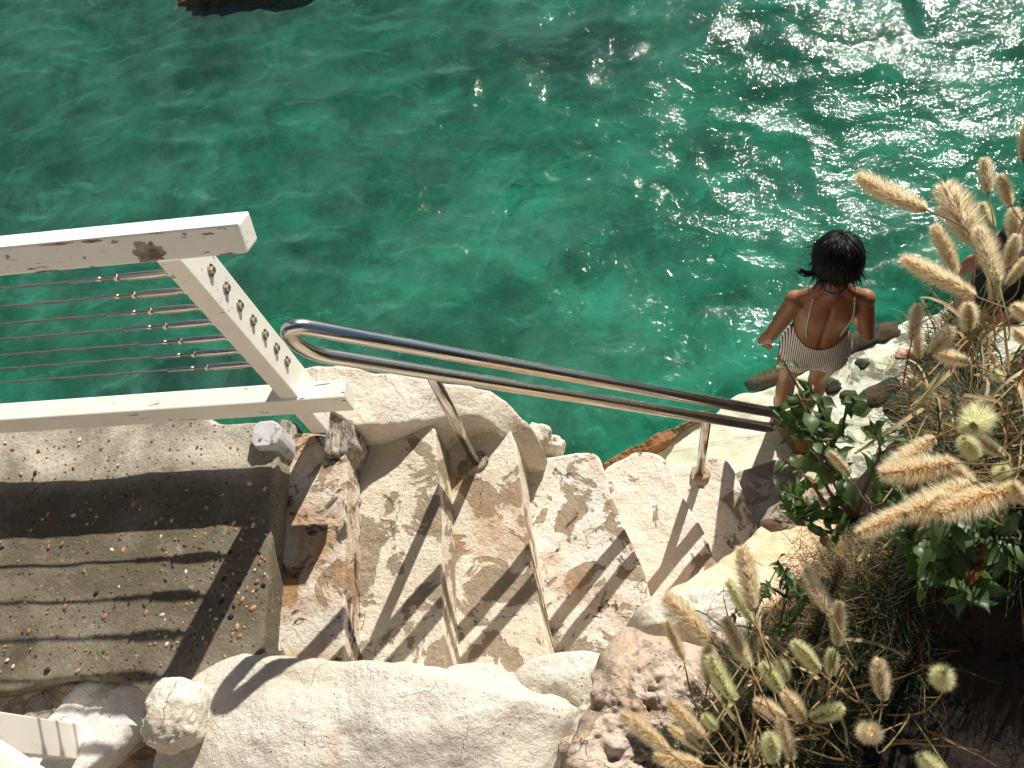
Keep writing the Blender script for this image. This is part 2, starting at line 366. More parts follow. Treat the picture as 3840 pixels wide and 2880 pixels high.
# ------------------------------------------------------------------ sea
def m_water():
    t = NT('green_sea_water')
    v = t.pos(1)
    vs = t.pos(1, sc3=(1.0, 1.35, 1))
    r1 = t.noise(vs, 2.6, 4, .55, .6); r2 = t.noise(vs, 9, 5, .6, .8); r3 = t.noise(vs, 34, 4, .6, .3)
    gust = t.ramp(t.noise(v, 1.6, 4, .65, .6), .42, .62, .18, 1.0)
    h = t.math('ADD', t.math('MULTIPLY', r1, .034), t.math('MULTIPLY', r2, .0092))
    h = t.math('ADD', h, t.math('MULTIPLY', t.math('MULTIPLY', r3, .0021), gust))
    xy = t.n('ShaderNodeSeparateXYZ'); t.l(v, xy.inputs[0])
    dl = t.math('SUBTRACT', t.math('SUBTRACT', xy.outputs[1], 1.71), t.math('MULTIPLY', xy.outputs[0], .467))
    off = t.math('MAXIMUM', t.ramp(dl, .05, .45), t.ramp(xy.outputs[0], -.25, -.45))
    h = t.math('MULTIPLY', h, t.ramp(off, 0, 1, .35, 1))
    nrm = t.bump(h, 1.0, 1.0)
    fr = t.n('ShaderNodeFresnel'); fr.inputs[0].default_value = 1.33; t.l(nrm, fr.inputs['Normal'])
    bf = t.n('ShaderNodeNewGeometry').outputs['Backfacing']; frf = t.math('MULTIPLY', fr.outputs[0], t.math('SUBTRACT', 1.0, bf))
    tr = t.n('ShaderNodeBsdfTransparent'); tr.inputs[0].default_value = (.97, 1, .985, 1)
    gl = t.n('ShaderNodeBsdfGlossy'); gl.inputs['Roughness'].default_value = .062; t.l(nrm, gl.inputs['Normal'])
    mx = t.n('ShaderNodeMixShader'); t.l(frf, mx.inputs[0]); t.l(tr.outputs[0], mx.inputs[1]); t.l(gl.outputs[0], mx.inputs[2])
    # milky suspended silt and thin foam streaks
    w = t.n('ShaderNodeVectorMath', operation='ADD'); t.l(v, w.inputs[0])
    nn = t.noise(v, 1.1, 3, .5, 0, True); sc = t.n('ShaderNodeVectorMath', operation='SCALE'); t.l(nn, sc.inputs[0]); sc.inputs['Scale'].default_value = .8
    t.l(sc.outputs[0], w.inputs[1])
    st = t.noise(w.outputs[0], 1.7, 9, .7, .4)
    mp = t.n('ShaderNodeMapping'); t.l(w.outputs[0], mp.inputs[0]); mp.inputs['Scale'].default_value = (1.2, 5, 1); mp.inputs['Rotation'].default_value = (0, 0, .5)
    fo = t.noise(mp.outputs[0], 2.0, 9, .66, .3)
    f = t.math('ADD', t.ramp(st, .42, .74, 0.10, .28), t.ramp(fo, .56, .74, 0, .20))
    f = t.math('MULTIPLY', f, off)
    df = t.n('ShaderNodeBsdfDiffuse'); df.inputs[0].default_value = (.16, .50, .37, 1)
    m2 = t.n('ShaderNodeMixShader'); t.l(f, m2.inputs[0]); t.l(mx.outputs[0], m2.inputs[1]); t.l(df.outputs[0], m2.inputs[2])
    t.done(m2)
    va = t.n('ShaderNodeVolumeAbsorption'); va.inputs['Color'].default_value = (.10, .71, .65, 1); va.inputs['Density'].default_value = .88
    t.l(va.outputs[0], t.out.inputs['Volume'])
    return t.m
def graded(a, b, h, far, g=1.35):
    x = list(np.arange(a, b+h, h)); s = h
    lo = []; c = a
    while c > -far: s *= g; c -= s; lo.append(c)
    hi = []; c = x[-1]; s = h
    while c < far: s *= g; c += s; hi.append(c)
    return np.array(lo[::-1]+x+hi)
def grid_faces(nx, ny):
    i, j = np.meshgrid(np.arange(nx-1), np.arange(ny-1), indexing='ij'); a = (i*ny+j).ravel()
    return np.stack([a, a+ny, a+ny+1, a+1], 1)
def fast_mesh(name, V, F):
    me = bpy.data.meshes.new(name); me.vertices.add(len(V)); me.vertices.foreach_set('co', np.asarray(V, np.float32).ravel())
    n = sum(len(f) for f in F); me.loops.add(n); me.polygons.add(len(F))
    me.loops.foreach_set('vertex_index', np.concatenate([np.asarray(f) for f in F]).astype(np.int32))
    ls = np.array([len(f) for f in F]); me.polygons.foreach_set('loop_start', np.concatenate([[0], np.cumsum(ls)[:-1]]).astype(np.int32))
    me.update(calc_edges=True); me.polygons.foreach_set('use_smooth', [True]*len(F)); return me
gx = graded(-6.5, 4.6, .035, 400); gy = graded(.6, 8.6, .035, 400)
X, Y = np.meshgrid(gx, gy, indexing='ij'); Pn = np.stack([X.ravel(), Y.ravel(), 0*X.ravel()], 1)
fade = np.clip(1-(np.hypot(Pn[:, 0], Pn[:, 1]-4)-9)/20, .0, 1)
wz = .050*fbm(Pn*[.8, 1.3, 1], .8, 3, 3)+.022*(1-2*np.abs(fbm(Pn*[1, 1.5, 1]+.3*fbm(Pn, 1, 2, 9)[:, None], 1.7, 3, 4)))
calm = np.clip((Pn[:, 1]-(1.5+.35*Pn[:, 0]))/1.2, .12, 1); calm[Pn[:, 0] < -1.2] = 1
wz = wz*fade*np.where(Pn[:, 0] > -.4, calm, 1)
Vt = Pn.copy(); Vt[:, 2] = wz
nx, ny = len(gx), len(gy); F = [tuple(f) for f in grid_faces(nx, ny)]
per = [i*ny for i in range(nx)]+[(nx-1)*ny+j for j in range(1, ny)]+[i*ny+ny-1 for i in range(nx-2, -1, -1)]+[j for j in range(ny-2, 0, -1)]
nb = len(Vt); Vb = Vt[per].copy(); Vb[:, 2] = -6.5; Vw = np.vstack([Vt, Vb]); m = len(per)
for k in range(m):
    k2 = (k+1) % m; F.append((per[k], nb+k, nb+k2, per[k2]))
F.append(tuple(nb+k for k in range(m))[::-1])
obj('sea_water', fast_mesh('sea_water', Vw, F), m_water(), kind='structure')

# seabed: pale sand with weedy darker stones, rising to the ledge
def m_seabed():
    t = NT('sandy_seabed'); v = t.pos(1)
    w = t.n('ShaderNodeVectorMath', operation='ADD'); t.l(v, w.inputs[0])
    nn = t.noise(v, 2.0, 4, .6, 0, True); sc = t.n('ShaderNodeVectorMath', operation='SCALE'); t.l(nn, sc.inputs[0]); sc.inputs['Scale'].default_value = .9
    t.l(sc.outputs[0], w.inputs[1]); wv = w.outputs[0]
    a = t.noise(wv, 1.1, 7, .62, .2); c = t.mix(t.ramp(a, .34, .66), (.80, .76, .60), (.22, .21, .13))
    b = t.noise(wv, 3.6, 7, .66, .3); c = t.mix(t.ramp(b, .48, .66, 0, .85), c, (.16, .15, .09))
    d = t.noise(t.pos(1, off=(4, 4, 4)), .55, 4, .6); c = t.mix(t.ramp(d, .50, .64, 0, .75), c, (.16, .16, .10))
    e = t.noise(wv, 5, 6, .6, .5); c = t.mix(t.ramp(e, .58, .70, 0, .85), c, (.95, .92, .76))
    return t.done(t.princ(c, .9, nrm=t.bump(b, .6, .05)))
sx = graded(-8, 6, .12, 400, 1.4); sy = graded(-2, 10, .12, 400, 1.4)
X, Y = np.meshgrid(sx, sy, indexing='ij'); Pn = np.stack([X.ravel(), Y.ravel(), 0*X.ravel()], 1)
z = -1.75+.45*fbm(Pn, .55, 4, 22)+.12*fbm(Pn, 2.2, 4, 23)-.10*np.clip(Pn[:, 1]-3, -2, 4)-.12*np.clip(-Pn[:, 0]-1, 0, 4)
z = np.maximum(z, -5.5); Pn[:, 2] = z
obj('seabed', fast_mesh('seabed', Pn, [tuple(f) for f in grid_faces(len(sx), len(sy))]), m_seabed(), kind='structure')

# submerged pale ledge the bathers stand on
def m_ledge():
    t = NT('pale_submerged_ledge'); v = t.pos(1)
    a = t.noise(v, 3.0, 7, .6, .6); c = t.mix(t.ramp(a, .4, .65), (.84, .72, .56), (.74, .62, .46))
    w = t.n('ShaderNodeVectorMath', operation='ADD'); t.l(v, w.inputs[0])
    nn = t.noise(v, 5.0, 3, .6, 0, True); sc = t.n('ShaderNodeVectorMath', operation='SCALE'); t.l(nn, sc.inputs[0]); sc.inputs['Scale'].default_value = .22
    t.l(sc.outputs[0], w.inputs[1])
    ce = t.voro(w.outputs[0], 16, 'DISTANCE_TO_EDGE').outputs[0]; c = t.mix(t.ramp(ce, .0, .16, .55, 0), c, (.93, .84, .69))  # pale net of caustic light painted into the ledge colour
    xs = t.n('ShaderNodeSeparateXYZ'); t.l(v, xs.inputs[0])
    far = t.ramp(xs.outputs[0], .95, 1.25)
    r = t.noise(t.pos(1, off=(3, 3, 3)), 6, 7, .66, .8); rm = t.math('MULTIPLY', t.ramp(r, .50, .55), far)
    c = t.mix(t.math('MULTIPLY', rm, .85), c, (.17, .14, .08))
    fo = t.noise(t.pos(1, off=(1, 5, 2)), 9, 8, .7, 1.2); c = t.mix(t.math('MULTIPLY', t.ramp(fo, .5, .6), far), c, (.9, .9, .85))
    return t.done(t.princ(c, .7, nrm=t.bump(t.math('ADD', a, t.math('MULTIPLY', r, .6)), .6, .02)))
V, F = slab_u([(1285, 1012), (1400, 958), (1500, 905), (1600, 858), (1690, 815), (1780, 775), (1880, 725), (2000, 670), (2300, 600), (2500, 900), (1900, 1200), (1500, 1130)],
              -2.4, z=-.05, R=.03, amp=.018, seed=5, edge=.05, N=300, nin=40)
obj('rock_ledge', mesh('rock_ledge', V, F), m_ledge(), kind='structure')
V, F = strip([U(*c) for c in [(1285, 1006, .0), (1320, 985, .03), (1360, 966, .02), (1400, 950, .04), (1435, 930, .0), (1480, 908, -.02), (1530, 880, -.05)]],
             [U(*c) for c in [(1300, 1022, .0), (1340, 1004, .02), (1378, 988, .02), (1415, 968, .03), (1450, 950, .0), (1490, 925, -.03), (1545, 893, -.06)]], -1.2, R=.012, amp=.035, seed=61, edge=.035, N=220, nt=10, ns=14, tsc=14)
obj('weedy_rock_rim', mesh('weedy_rock_rim', V, F), M_WEED, None, 'reddish brown weed-covered rock rim along the edge of the pale sunken ledge', 'rock')
def boul_u(u, v, z, r, seed, mat, name, label=None, cat=None, group=None, parent=None, **k):
    return obj(name, rock_me(name, U(u, v, z), r, seed, **k), mat, parent, label, cat, group)
rk = [(1650, 823, .10, .05, -.06), (1705, 800, .12, .06, -.05), (1800, 768, .12, .06, -.05), (1850, 745, .14, .07, -.04), (1905, 722, .12, .07, -.04),
      (1765, 828, .05, .035, -.05), (1795, 838, .06, .05, -.04), (1775, 800, .04, .03, -.05), (1830, 860, .05, .04, -.05), (1860, 790, .05, .04, -.05), (1900, 850, .14, .06, -.04), (1850, 880, .09, .05, -.06), (1950, 870, .12, .06, -.03)]
grk = ['against the ledge rim behind the woman', 'beneath the woman at the rim', 'at the rim to the right of the woman', 'wet at the rim in front of the grass', 'at the rim beside the upper grass stems',
       'smallish, in the pale shallows right of the woman\'s knees', 'round, in the middle of the pale shallows', 'tiny, in the foam right of the swimsuit', 'rounded, left of the bare foot', 'in the foam above the bare foot', 'long, just under the bare foot', 'low, below and left of the bare foot', 'below the shin of the second bather']
for i, (u, v, rx, ry, z) in enumerate(rk):
    boul_u(u, v, z-.035, (rx, ry, .045), 80+i, M_DARKR, 'submerged_rock', 'dark brown rock under shallow water, '+grk[i], 'rock', 'dark rocks in the shallows', rot=.4, amp=.35, sub=3)
boul_u(1725, 940, -.05, (.09, .13, .13), 97, M_WEED, 'weedy_boulder', 'brown weedy boulder rising from the ledge below the handrail end', 'rock', rot=.2, amp=.4)
boul_u(1850, 1085, .1, (.10, .10, .2), 98, M_DARKR, 'weedy_boulder', 'dark rock in the shallows half hidden by the leafy shrub', 'rock', rot=.2, amp=.4)
boul_u(1860, 1055, -.02, (.08, .06, .08), 99, M_WEED, 'weedy_boulder', 'small brown tufted rock in pale water under the shrub twigs', 'rock', rot=.2, amp=.5)
o = boul_u(560, -34, -.06, (.80, .34, .26), 101, M_DARKR, 'offshore_rock', 'dark brown rock just breaking the sea surface at the top edge', 'rock', rot=.1, amp=.35, sub=5)

# ------------------------------------------------------------------ deck, steps
DZ = 1.91
V, F = slab([tuple(U(548, 1640, DZ)), tuple(U(567, 1400, DZ)), tuple(U(587, 1130, DZ)), tuple(U(598, 990, DZ)), tuple(U(602, 908, DZ)), tuple(U(505, 913, DZ)), tuple(U(470, 913, DZ)), tuple(U(440, 900, DZ)), tuple(U(0, 905, DZ)), tuple(U(-700, 905, DZ)), tuple(U(-700, 1500, DZ)), tuple(U(0, 1505, DZ)), tuple(U(160, 1463, DZ)), tuple(U(400, 1472, DZ)), tuple(U(470, 1640, DZ))],
            1.70, R=.022, amp=.006, seed=11, N=420, nin=34, rnd=1, edge=.010)
deck = obj('concrete_landing', mesh('concrete_landing', V, F), M_DECK, kind='structure')
V, F = slab([(-1.22, -.4, 1.69), (-1.22, 1.20, 1.69), (-3.6, 1.20, 1.69), (-3.6, -.4, 1.66)], -3, R=.03, amp=.05, seed=12, N=240, nin=10, nside=20, edge=.05)
obj('sea_wall', mesh('sea_wall', V, F), M_BROKE, kind='structure')
peb_m = [plain('pebble_orange', (.38, .18, .10), .5, .4, 120), plain('pebble_brown', (.16, .07, .045), .5, .4, 120), plain('pebble_white', (.68, .62, .50), .6, .3, 120),
         plain('pebble_dark', (.035, .03, .028), .55, .3, 120), plain('pebble_tan', (.50, .29, .15), .6, .3, 120)]
pv, pf = ico(1, 1); pme = []
for k in range(10):
    W_ = pv*(1+.18*fbm(pv, 1.6, 2, 200+k))[:, None]; me = mesh('pebble', W_, pf); me.materials.append(peb_m[k % 5]); pme.append(me)
rng = random.Random(3); cnt = 0; placed = []
while cnt < 290:
    if rng.random() < .4: u, v = rng.uniform(330, 575), rng.uniform(1120, 1400)
    else: u, v = rng.uniform(0, 590), rng.uniform(945, 1460)
    w = U(u, v, DZ)
    if u > 588-(v-950)*.045 or v > 1455: continue
    s = rng.choice([.0035, .0045, .005, .006, .008, .0095])*rng.uniform(.8, 1.15)
    if any((w[0]-a)**2+(w[1]-b)**2 < (s+c)**2*1.3 for a, b, c in placed): continue
    placed.append((w[0], w[1], s))
    wt = rng.random(); k = [0, 5, 0, 4, 9, 1, 6, 3, 8, 2, 7, 5, 4][int(wt*13)]
    o = obj('pebble', pme[k], None, deck); o.location = (w[0], w[1], DZ+.002-s*.1); o.scale = (s*1.25, s*.85, s*.5); o.rotation_euler = (0, 0, rng.uniform(0, 3.1)); cnt += 1

stairs = thing('stairway', 'worn whitewashed stone steps going down from the concrete landing to the sea', 'steps')
stairs['kind'] = 'structure'
del stairs['category']; del stairs['label']
steps = [
 ([(585, 935), (690, 935), (748, 950), (750, 1100), (742, 1250), (745, 1480), (520, 1480), (540, 1400)], 1.79, .018, 11, .022),
 ([(725, 890), (938, 880), (952, 1100), (952, 1250), (962, 1400), (968, 1500), (715, 1500)], 1.62, .016, 12, .012),
 ([(925, 880), (1040, 885), (1112, 925), (1126, 1080), (1145, 1180), (1165, 1300), (1190, 1430), (1195, 1520), (920, 1500)], 1.38, .016, 13, .012),
 ([(1098, 1010), (1120, 985), (1180, 985), (1278, 971), (1300, 990), (1318, 1060), (1340, 1115), (1372, 1190), (1405, 1275), (1410, 1400), (1200, 1520), (1150, 1520)], 1.05, .018, 14, .02),
 ([(1285, 1035), (1315, 1003), (1345, 990), (1378, 971), (1438, 985), (1455, 1035), (1500, 1110), (1548, 1210), (1560, 1330), (1390, 1420), (1340, 1200)], .74, .018, 15, .02),
 ([(1420, 1030), (1447, 1008), (1500, 993), (1534, 985), (1574, 990), (1592, 1020), (1618, 1090), (1655, 1165), (1680, 1260), (1500, 1400), (1450, 1200)], .45, .02, 16, .025),
 ([(1560, 1040), (1593, 1014), (1645, 998), (1690, 988), (1725, 1015), (1745, 1120), (1700, 1250), (1620, 1250)], .2, .025, 17, .03)]
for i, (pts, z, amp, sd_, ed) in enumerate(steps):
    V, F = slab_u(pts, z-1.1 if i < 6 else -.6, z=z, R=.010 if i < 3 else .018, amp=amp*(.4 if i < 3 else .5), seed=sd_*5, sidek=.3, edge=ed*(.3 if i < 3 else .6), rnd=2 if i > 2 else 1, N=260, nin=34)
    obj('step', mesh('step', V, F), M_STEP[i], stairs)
V, F = slab([(-1.3, -.3, .9), (-1.3, 1.22, .9), (-.5, 1.3, .6), (.1, 1.4, .1), (.6, 1.4, -.3), (.8, 1.2, -.3), (.6, .2, -.2), (.2, -.3, .4)], -3, R=.05, amp=.08, seed=14, N=200, nin=10, edge=.06)
obj('rock_base', mesh('rock_base', V, F), M_BROKE, kind='structure')
# unseen terrace and rock face added to bounce warm sun onto the railing
V, F = slab([(-4.5, -.42, 2.9), (.15, -.45, 2.9), (.55, -1.3, 2.9), (2.8, -1.5, 2.9), (2.8, -4.2, 2.9), (-4.5, -4.2, 2.9)], -1, R=.04, amp=.03, seed=160, N=240, nin=14, nside=14, rnd=1, edge=.03)
obj('bounce_terrace', mesh('bounce_terrace', V, F), M_STEP[6], kind='structure')
V, F = slab([(-6, -4.0, 6.0), (4, -4.0, 6.4), (4, -6, 6.6), (-6, -6, 6.2)], -1, R=.2, amp=.16, seed=161, N=260, nin=10, nside=26, rnd=1, edge=.12)
obj('bounce_rock_face', mesh('bounce_rock_face', V, F), M_BOUL, kind='structure')
# low plastered kerb on the seaward side
V, F = strip([U(*c) for c in [(600, 800, 1.84), (652, 795, 1.84), (700, 790, 1.84), (770, 797, 1.81), (850, 802, 1.76), (905, 812, 1.71), (960, 822, 1.65), (1010, 830, 1.58), (1060, 850, 1.50), (1108, 888, 1.41), (1148, 928, 1.31), (1172, 965, 1.2), (1188, 1002, 1.1)]],
             [U(*c) for c in [(640, 872, 1.84), (700, 880, 1.84), (745, 905, 1.82), (775, 920, 1.80), (830, 922, 1.76), (880, 916, 1.72), (940, 906, 1.64), (1000, 902, 1.56), (1055, 908, 1.49), (1082, 930, 1.42), (1105, 958, 1.33), (1125, 985, 1.24), (1150, 1010, 1.12)]],
             -2.4, R=.018, amp=.016, seed=31, edge=.022, N=260, nt=26, ns=26, flare=.12, crown=.0, tsc=10)
obj('plastered_kerb', mesh('plastered_kerb', V, F), M_KERB, None, 'low curved white plastered rock wall between the upper steps and the sea', 'low wall')
V, F = slab([U(745, 880, 1.6), U(790, 920, 1.6), U(780, 1010, 1.45), U(740, 985, 1.6), U(720, 940, 1.62)], 1.2, R=.03, amp=.02, seed=33, N=120, nin=14)
obj('plaster_lump', mesh('plaster_lump', V, F), M_KERB, None, 'rough white plaster lump where the kerb meets the white railing end', 'rock')
for i, (u, v, z, r, lb) in enumerate([(1160, 950, 1.15, (.06, .05, .08), 'rough cream stone at the lower end of the plastered kerb'), (1195, 968, .95, (.05, .045, .1), 'small round stone wedged between kerb end and fourth step'), (1152, 998, 1.05, (.04, .05, .06), 'little crumbling stone in the corner below the kerb')]):
    boul_u(u, v, z, r, 120+i, M_KERB, 'rubble_stone', lb, 'stone', amp=.35)

# ------------------------------------------------------------------ foreground stones
V, F = slab_u([(330, 1560), (372, 1485), (420, 1432), (470, 1404), (560, 1402), (700, 1408), (800, 1416), (880, 1428), (960, 1440), (1050, 1462), (1130, 1485), (1205, 1505), (1228, 1540), (1205, 1590), (1195, 1680), (1150, 1850), (700, 1900), (250, 1850), (290, 1680)],
              1.2, z=1.98, R=.09, amp=.040, seed=41, N=420, nin=60, dome=.05, edge=.02, tsc=4.2)
obj('boulder', mesh('boulder', V, F), M_BOUL, None, 'huge smooth cream boulder filling the bottom middle below the steps', 'boulder')
V, F = slab_u([(940, 1450), (1000, 1425), (1060, 1428), (1092, 1445), (1090, 1500), (960, 1520)], 1.2, z=1.62, R=.03, amp=.012, seed=42, N=120, nin=14)
obj('flat_stone', mesh('flat_stone', V, F), M_BOUL, None, 'small flat cream stone behind the huge boulder at the foot of the third step', 'stone')
V, F = slab_u([(1095, 1470), (1125, 1430), (1190, 1405), (1260, 1402), (1320, 1412), (1325, 1480), (1290, 1560), (1180, 1560)], 1.2, z=1.78, R=.05, amp=.02, seed=43, N=160, nin=20, dome=.03)
obj('flat_stone', mesh('flat_stone', V, F), M_BOUL, None, 'rounded pale stone between the huge boulder and the pink rocks', 'stone')
V, F = slab_u([(1175, 1690), (1225, 1540), (1262, 1500), (1300, 1430), (1350, 1370), (1395, 1330), (1400, 1420), (1350, 1500), (1320, 1600), (1320, 1720)], 1.2, z=1.84, R=.06, amp=.05, seed=44, N=200, nin=24, edge=.03)
obj('cracked_rock', mesh('cracked_rock', V, F), M_KERB, None, 'cracked whitish rock running between huge boulder and pink rocks', 'rock')
V, F = slab_u([(1225, 1700), (1262, 1560), (1290, 1480), (1330, 1415), (1400, 1395), (1470, 1400), (1560, 1430), (1620, 1560), (1600, 1720)], 1.2, z=2.1, R=.05, amp=.075, seed=45, N=240, nin=34, edge=.05, dome=.03, tsc=12)
obj('pink_rock', mesh('pink_rock', V, F), M_PINK, None, 'coarse pinkish rock under the lower grass heads', 'rock')
V, F = slab_u([(1375, 1400), (1378, 1330), (1395, 1300), (1440, 1285), (1520, 1262), (1600, 1240), (1640, 1300), (1600, 1400), (1480, 1430)], 1.0, z=1.95, R=.06, amp=.04, seed=46, N=220, nin=26, edge=.02, dome=.03)
obj('pale_rock', mesh('pale_rock', V, F), M_KERB, None, 'pale rounded rock behind the pink rock beside the stairs', 'rock')
V, F = strip([U(*c) for c in [(1372, 1322, 1.84), (1400, 1298, 1.82), (1440, 1274, 1.78), (1500, 1243, 1.70), (1560, 1205, 1.60), (1610, 1165, 1.50), (1655, 1125, 1.42), (1700, 1085, 1.36), (1735, 1050, 1.3)]],
             [U(*c) for c in [(1440, 1430, 1.90), (1510, 1410, 1.90), (1570, 1385, 1.90), (1635, 1350, 1.88), (1695, 1305, 1.82), (1745, 1260, 1.74), (1790, 1210, 1.62), (1820, 1150, 1.5), (1840, 1090, 1.4)]],
             .1, R=.045, amp=.03, seed=47, edge=.02, N=180, nt=24, crown=.03, tsc=8)
obj('orange_rock_wall', mesh('orange_rock_wall', V, F), M_ORNG, None, 'orange tinted stone edge curving along the lower steps under dry grass', 'low wall')
V, F = slab_u([(1640, 1140), (1660, 1095), (1700, 1060), (1735, 1050), (1790, 1030), (1830, 1080), (1780, 1150), (1700, 1170)], .1, z=1.45, R=.05, amp=.05, seed=48, N=160, nin=22, edge=.03, tsc=16)
obj('grey_rock', mesh('grey_rock', V, F), M_BROKE, None, 'rough grey crumbling rock at the far end of the orange stone edge under the shrub', 'rock')
# lower left
V, F = slab_u([(150, 1478), (200, 1462), (400, 1474), (480, 1480), (470, 1560), (340, 1570), (300, 1560), (270, 1600), (215, 1650), (120, 1720), (40, 1720), (45, 1640), (70, 1585), (110, 1530)], 1.2, z=1.85, R=.035, amp=.012, seed=51, N=260, nin=28, rnd=1)
obj('white_block', mesh('white_block', V, F), M_WHITE, None, 'smooth white painted stone block below the landing, striped by railing shadows', 'stone block')
V, F = slab_u([(170, 1720), (230, 1640), (285, 1565), (330, 1545), (420, 1540), (430, 1720)], 1.1, z=1.74, R=.03, amp=.04, seed=52, N=160, nin=20)
obj('broken_stone', mesh('broken_stone', V, F), M_BROKE, None, 'broken brown stone between the white block and the huge boulder', 'stone')
V, F = slab_u([(-60, 1480), (60, 1480), (155, 1462), (165, 1480), (120, 1530), (70, 1590), (40, 1720), (-80, 1760)], 1.2, z=1.862, R=.03, amp=.025, seed=53, N=180, nin=20)
obj('cracked_ledge', mesh('cracked_ledge', V, F), M_BROKE, None, 'cracked dirty stone ledge left of the white block at the landing edge', 'ledge')
obj('knob_stone', rock_me('knob_stone', U(382, 1545, 2.02), (.085, .10, .09), 131, amp=.22, sub=5, rough=.05), M_KERB, None, 'round knobbly white stone stuck on the left end of the huge boulder', 'stone')
boul_u(350, 1568, 1.98, (.035, .04, .06), 133, M_KERB, 'knob_stone', 'small pointed white stone left of the round knob', 'stone', amp=.3)

# ------------------------------------------------------------------ white railing
fence = thing('white_railing', 'white painted timber railing with seven steel cables along the landing', 'railing', (-1.085, 1.26, 1.85))
def fobj(name, me, mat, parent=fence, **k):
    o = obj(name, me, mat, parent, **k)
    if parent is fence: o.matrix_parent_inverse = Matrix.Translation((1.085, -1.26, -1.85))
    return o
A = U(892/Q, 824/Q, 3.052)
trm = box(-5.0, -.85, -.0378, .0378, -.0378, .0378, .007, 'top_rail')
trm.transform(Matrix.Translation((0, 1.212, 2.991)) @ Matrix.Rotation(math.radians(-29), 4, 'X'))
tr = fobj('top_rail', trm, M_PAINT)
fobj('bottom_rail', box(-5.0, -.90, 1.190, 1.256, 2.045, 2.149, .005, 'bottom_rail'), M_PAINT)
fobj('post', box(-1.115, -1.055, 1.2005, 1.320, 1.86, 2.925, .004, 'post'), M_PAINT)
fobj('post', box(-3.115, -3.055, 1.2005, 1.320, 1.85, 2.925, .004, 'post'), M_PAINT)
# paint scar above the post on the rail's near face
RM = Matrix.Translation((0, 1.212, 2.991)) @ Matrix.Rotation(math.radians(-29), 4, 'X')
pts = []
for k in range(40):
    a = 2*math.pi*k/40; rr = 1+.12*math.sin(3*a+1)+.11*math.sin(7*a)+.10*math.sin(11*a+2)+.06*math.sin(17*a)
    pts.append(RM @ Vector((-1.088+.036*rr*math.cos(a), -.0388, max(-.034, -.020+.030*rr*math.sin(a)*(1.25 if math.sin(a) > 0 else .6)))))
V = [tuple(p) for p in pts]+[tuple(p+Vector((0, .003, -.002))) for p in pts]; F = [tuple(range(40))[::-1]]+[(k, 40+k, 40+(k+1) % 40, (k+1) % 40) for k in range(40)]
fobj('bare_patch', mesh('bare_patch', V, F, False), M_WORN, tr, label='grey bare patch of flaked paint')
rgc = random.Random(4)
for x, z, w, h in [(-1.30, .031, .055, .0035), (-1.215, .029, .03, .004), (-1.44, .012, .006, .005), (-1.16, .022, .012, .005), (-.93, .02, .018, .003), (-1.36, -.036, .03, .002), (-.90, -.034, .02, .003), (-1.25, -.01, .004, .004), (-1.05, .034, .02, .002)]:
    pp = [RM @ Vector((x+w*math.cos(t_)*rgc.uniform(.6, 1.1), -.0386, max(-.0365, min(.0365, z+h*math.sin(t_)*rgc.uniform(.5, 1.3))))) for t_ in np.linspace(0, 2*math.pi, 15)[:-1]]
    V = [tuple(p) for p in pp]+[tuple(p+Vector((0, .003, -.002))) for p in pp]; n_ = len(pp)
    F = [tuple(range(n_))[::-1]]+[(k, n_+k, n_+(k+1) % n_, (k+1) % n_) for k in range(n_)]
    fobj('paint_chip', mesh('paint_chip', V, F, False), M_WORN, tr)
def helix(x0, x1, y, z, r, R, ph):
    n = int(abs(x1-x0)/.004); p = []
    for k in range(n+1):
        x = x0+(x1-x0)*k/n; a = x/.022*2*math.pi+ph; p.append((x, y+R*math.cos(a), z+R*math.sin(a)))
    return tube(p, r, 4)
CY = 1.267
cu = [(1020, 540), (1115, 650), (1210, 752), (1295, 845), (1380, 940), (1460, 1022), (1540, 1105)]
def prof(x, y, z, pr, n=10):
    return tube([(x+a, y, z) for a, b in pr], [b for a, b in pr], n)
wire_mb = MB(); 
for ph in (0, 2.09, 4.19): wire_mb.add(*helix(-4.9+1.115, -.33, 0, 0, .0017, .0015, ph))
wire_me = wire_mb.me('wire'); wire_me.materials.append(M_WIRE)
def hexnut(x, w, r):
    return tube([(x, 0, 0), (x+.001, 0, 0), (x+w-.001, 0, 0), (x+w, 0, 0)], [r*.92, r, r, r*.92], 6)
def mkme(name, parts, mat, smooth=True):
    b = MB()
    for p in parts: b.add(*p)
    me = b.me(name, smooth); me.materials.append(mat); return me
body_me = mkme('turnbuckle', [prof(0, 0, 0, [(-.198, .0055), (-.19, .0065), (-.165, .0085), (-.125, .0088), (-.085, .0085), (-.062, .0065), (-.055, .0055)], 12)], M_FIT)
nutA = mkme('nut', [hexnut(-.207, .010, .0088)], M_FIT, False); nutB = mkme('nut', [hexnut(-.055, .010, .0088)], M_FIT, False)
rod_me = mkme('threaded_rod', [prof(0, 0, 0, [(-.25+.0016*k, .0036+(.0005 if k % 2 else 0)) for k in range(28)])], M_RUST)
rod_b = mkme('threaded_rod', [prof(0, 0, 0, [(-.046+.0016*k, .0036+(.0005 if k % 2 else 0)) for k in range(22)])], M_RUST)
swg_me = mkme('swage', [prof(0, 0, 0, [(-.336, .0038), (-.334, .0047), (-.262, .0047), (-.26, .0053), (-.248, .0053), (-.247, .004)], 10)], M_FIT)
clv = box(-.018, 0, -.010, .010, -.008, .008, .002, 'clevis'); clv.materials.append(M_RUST)
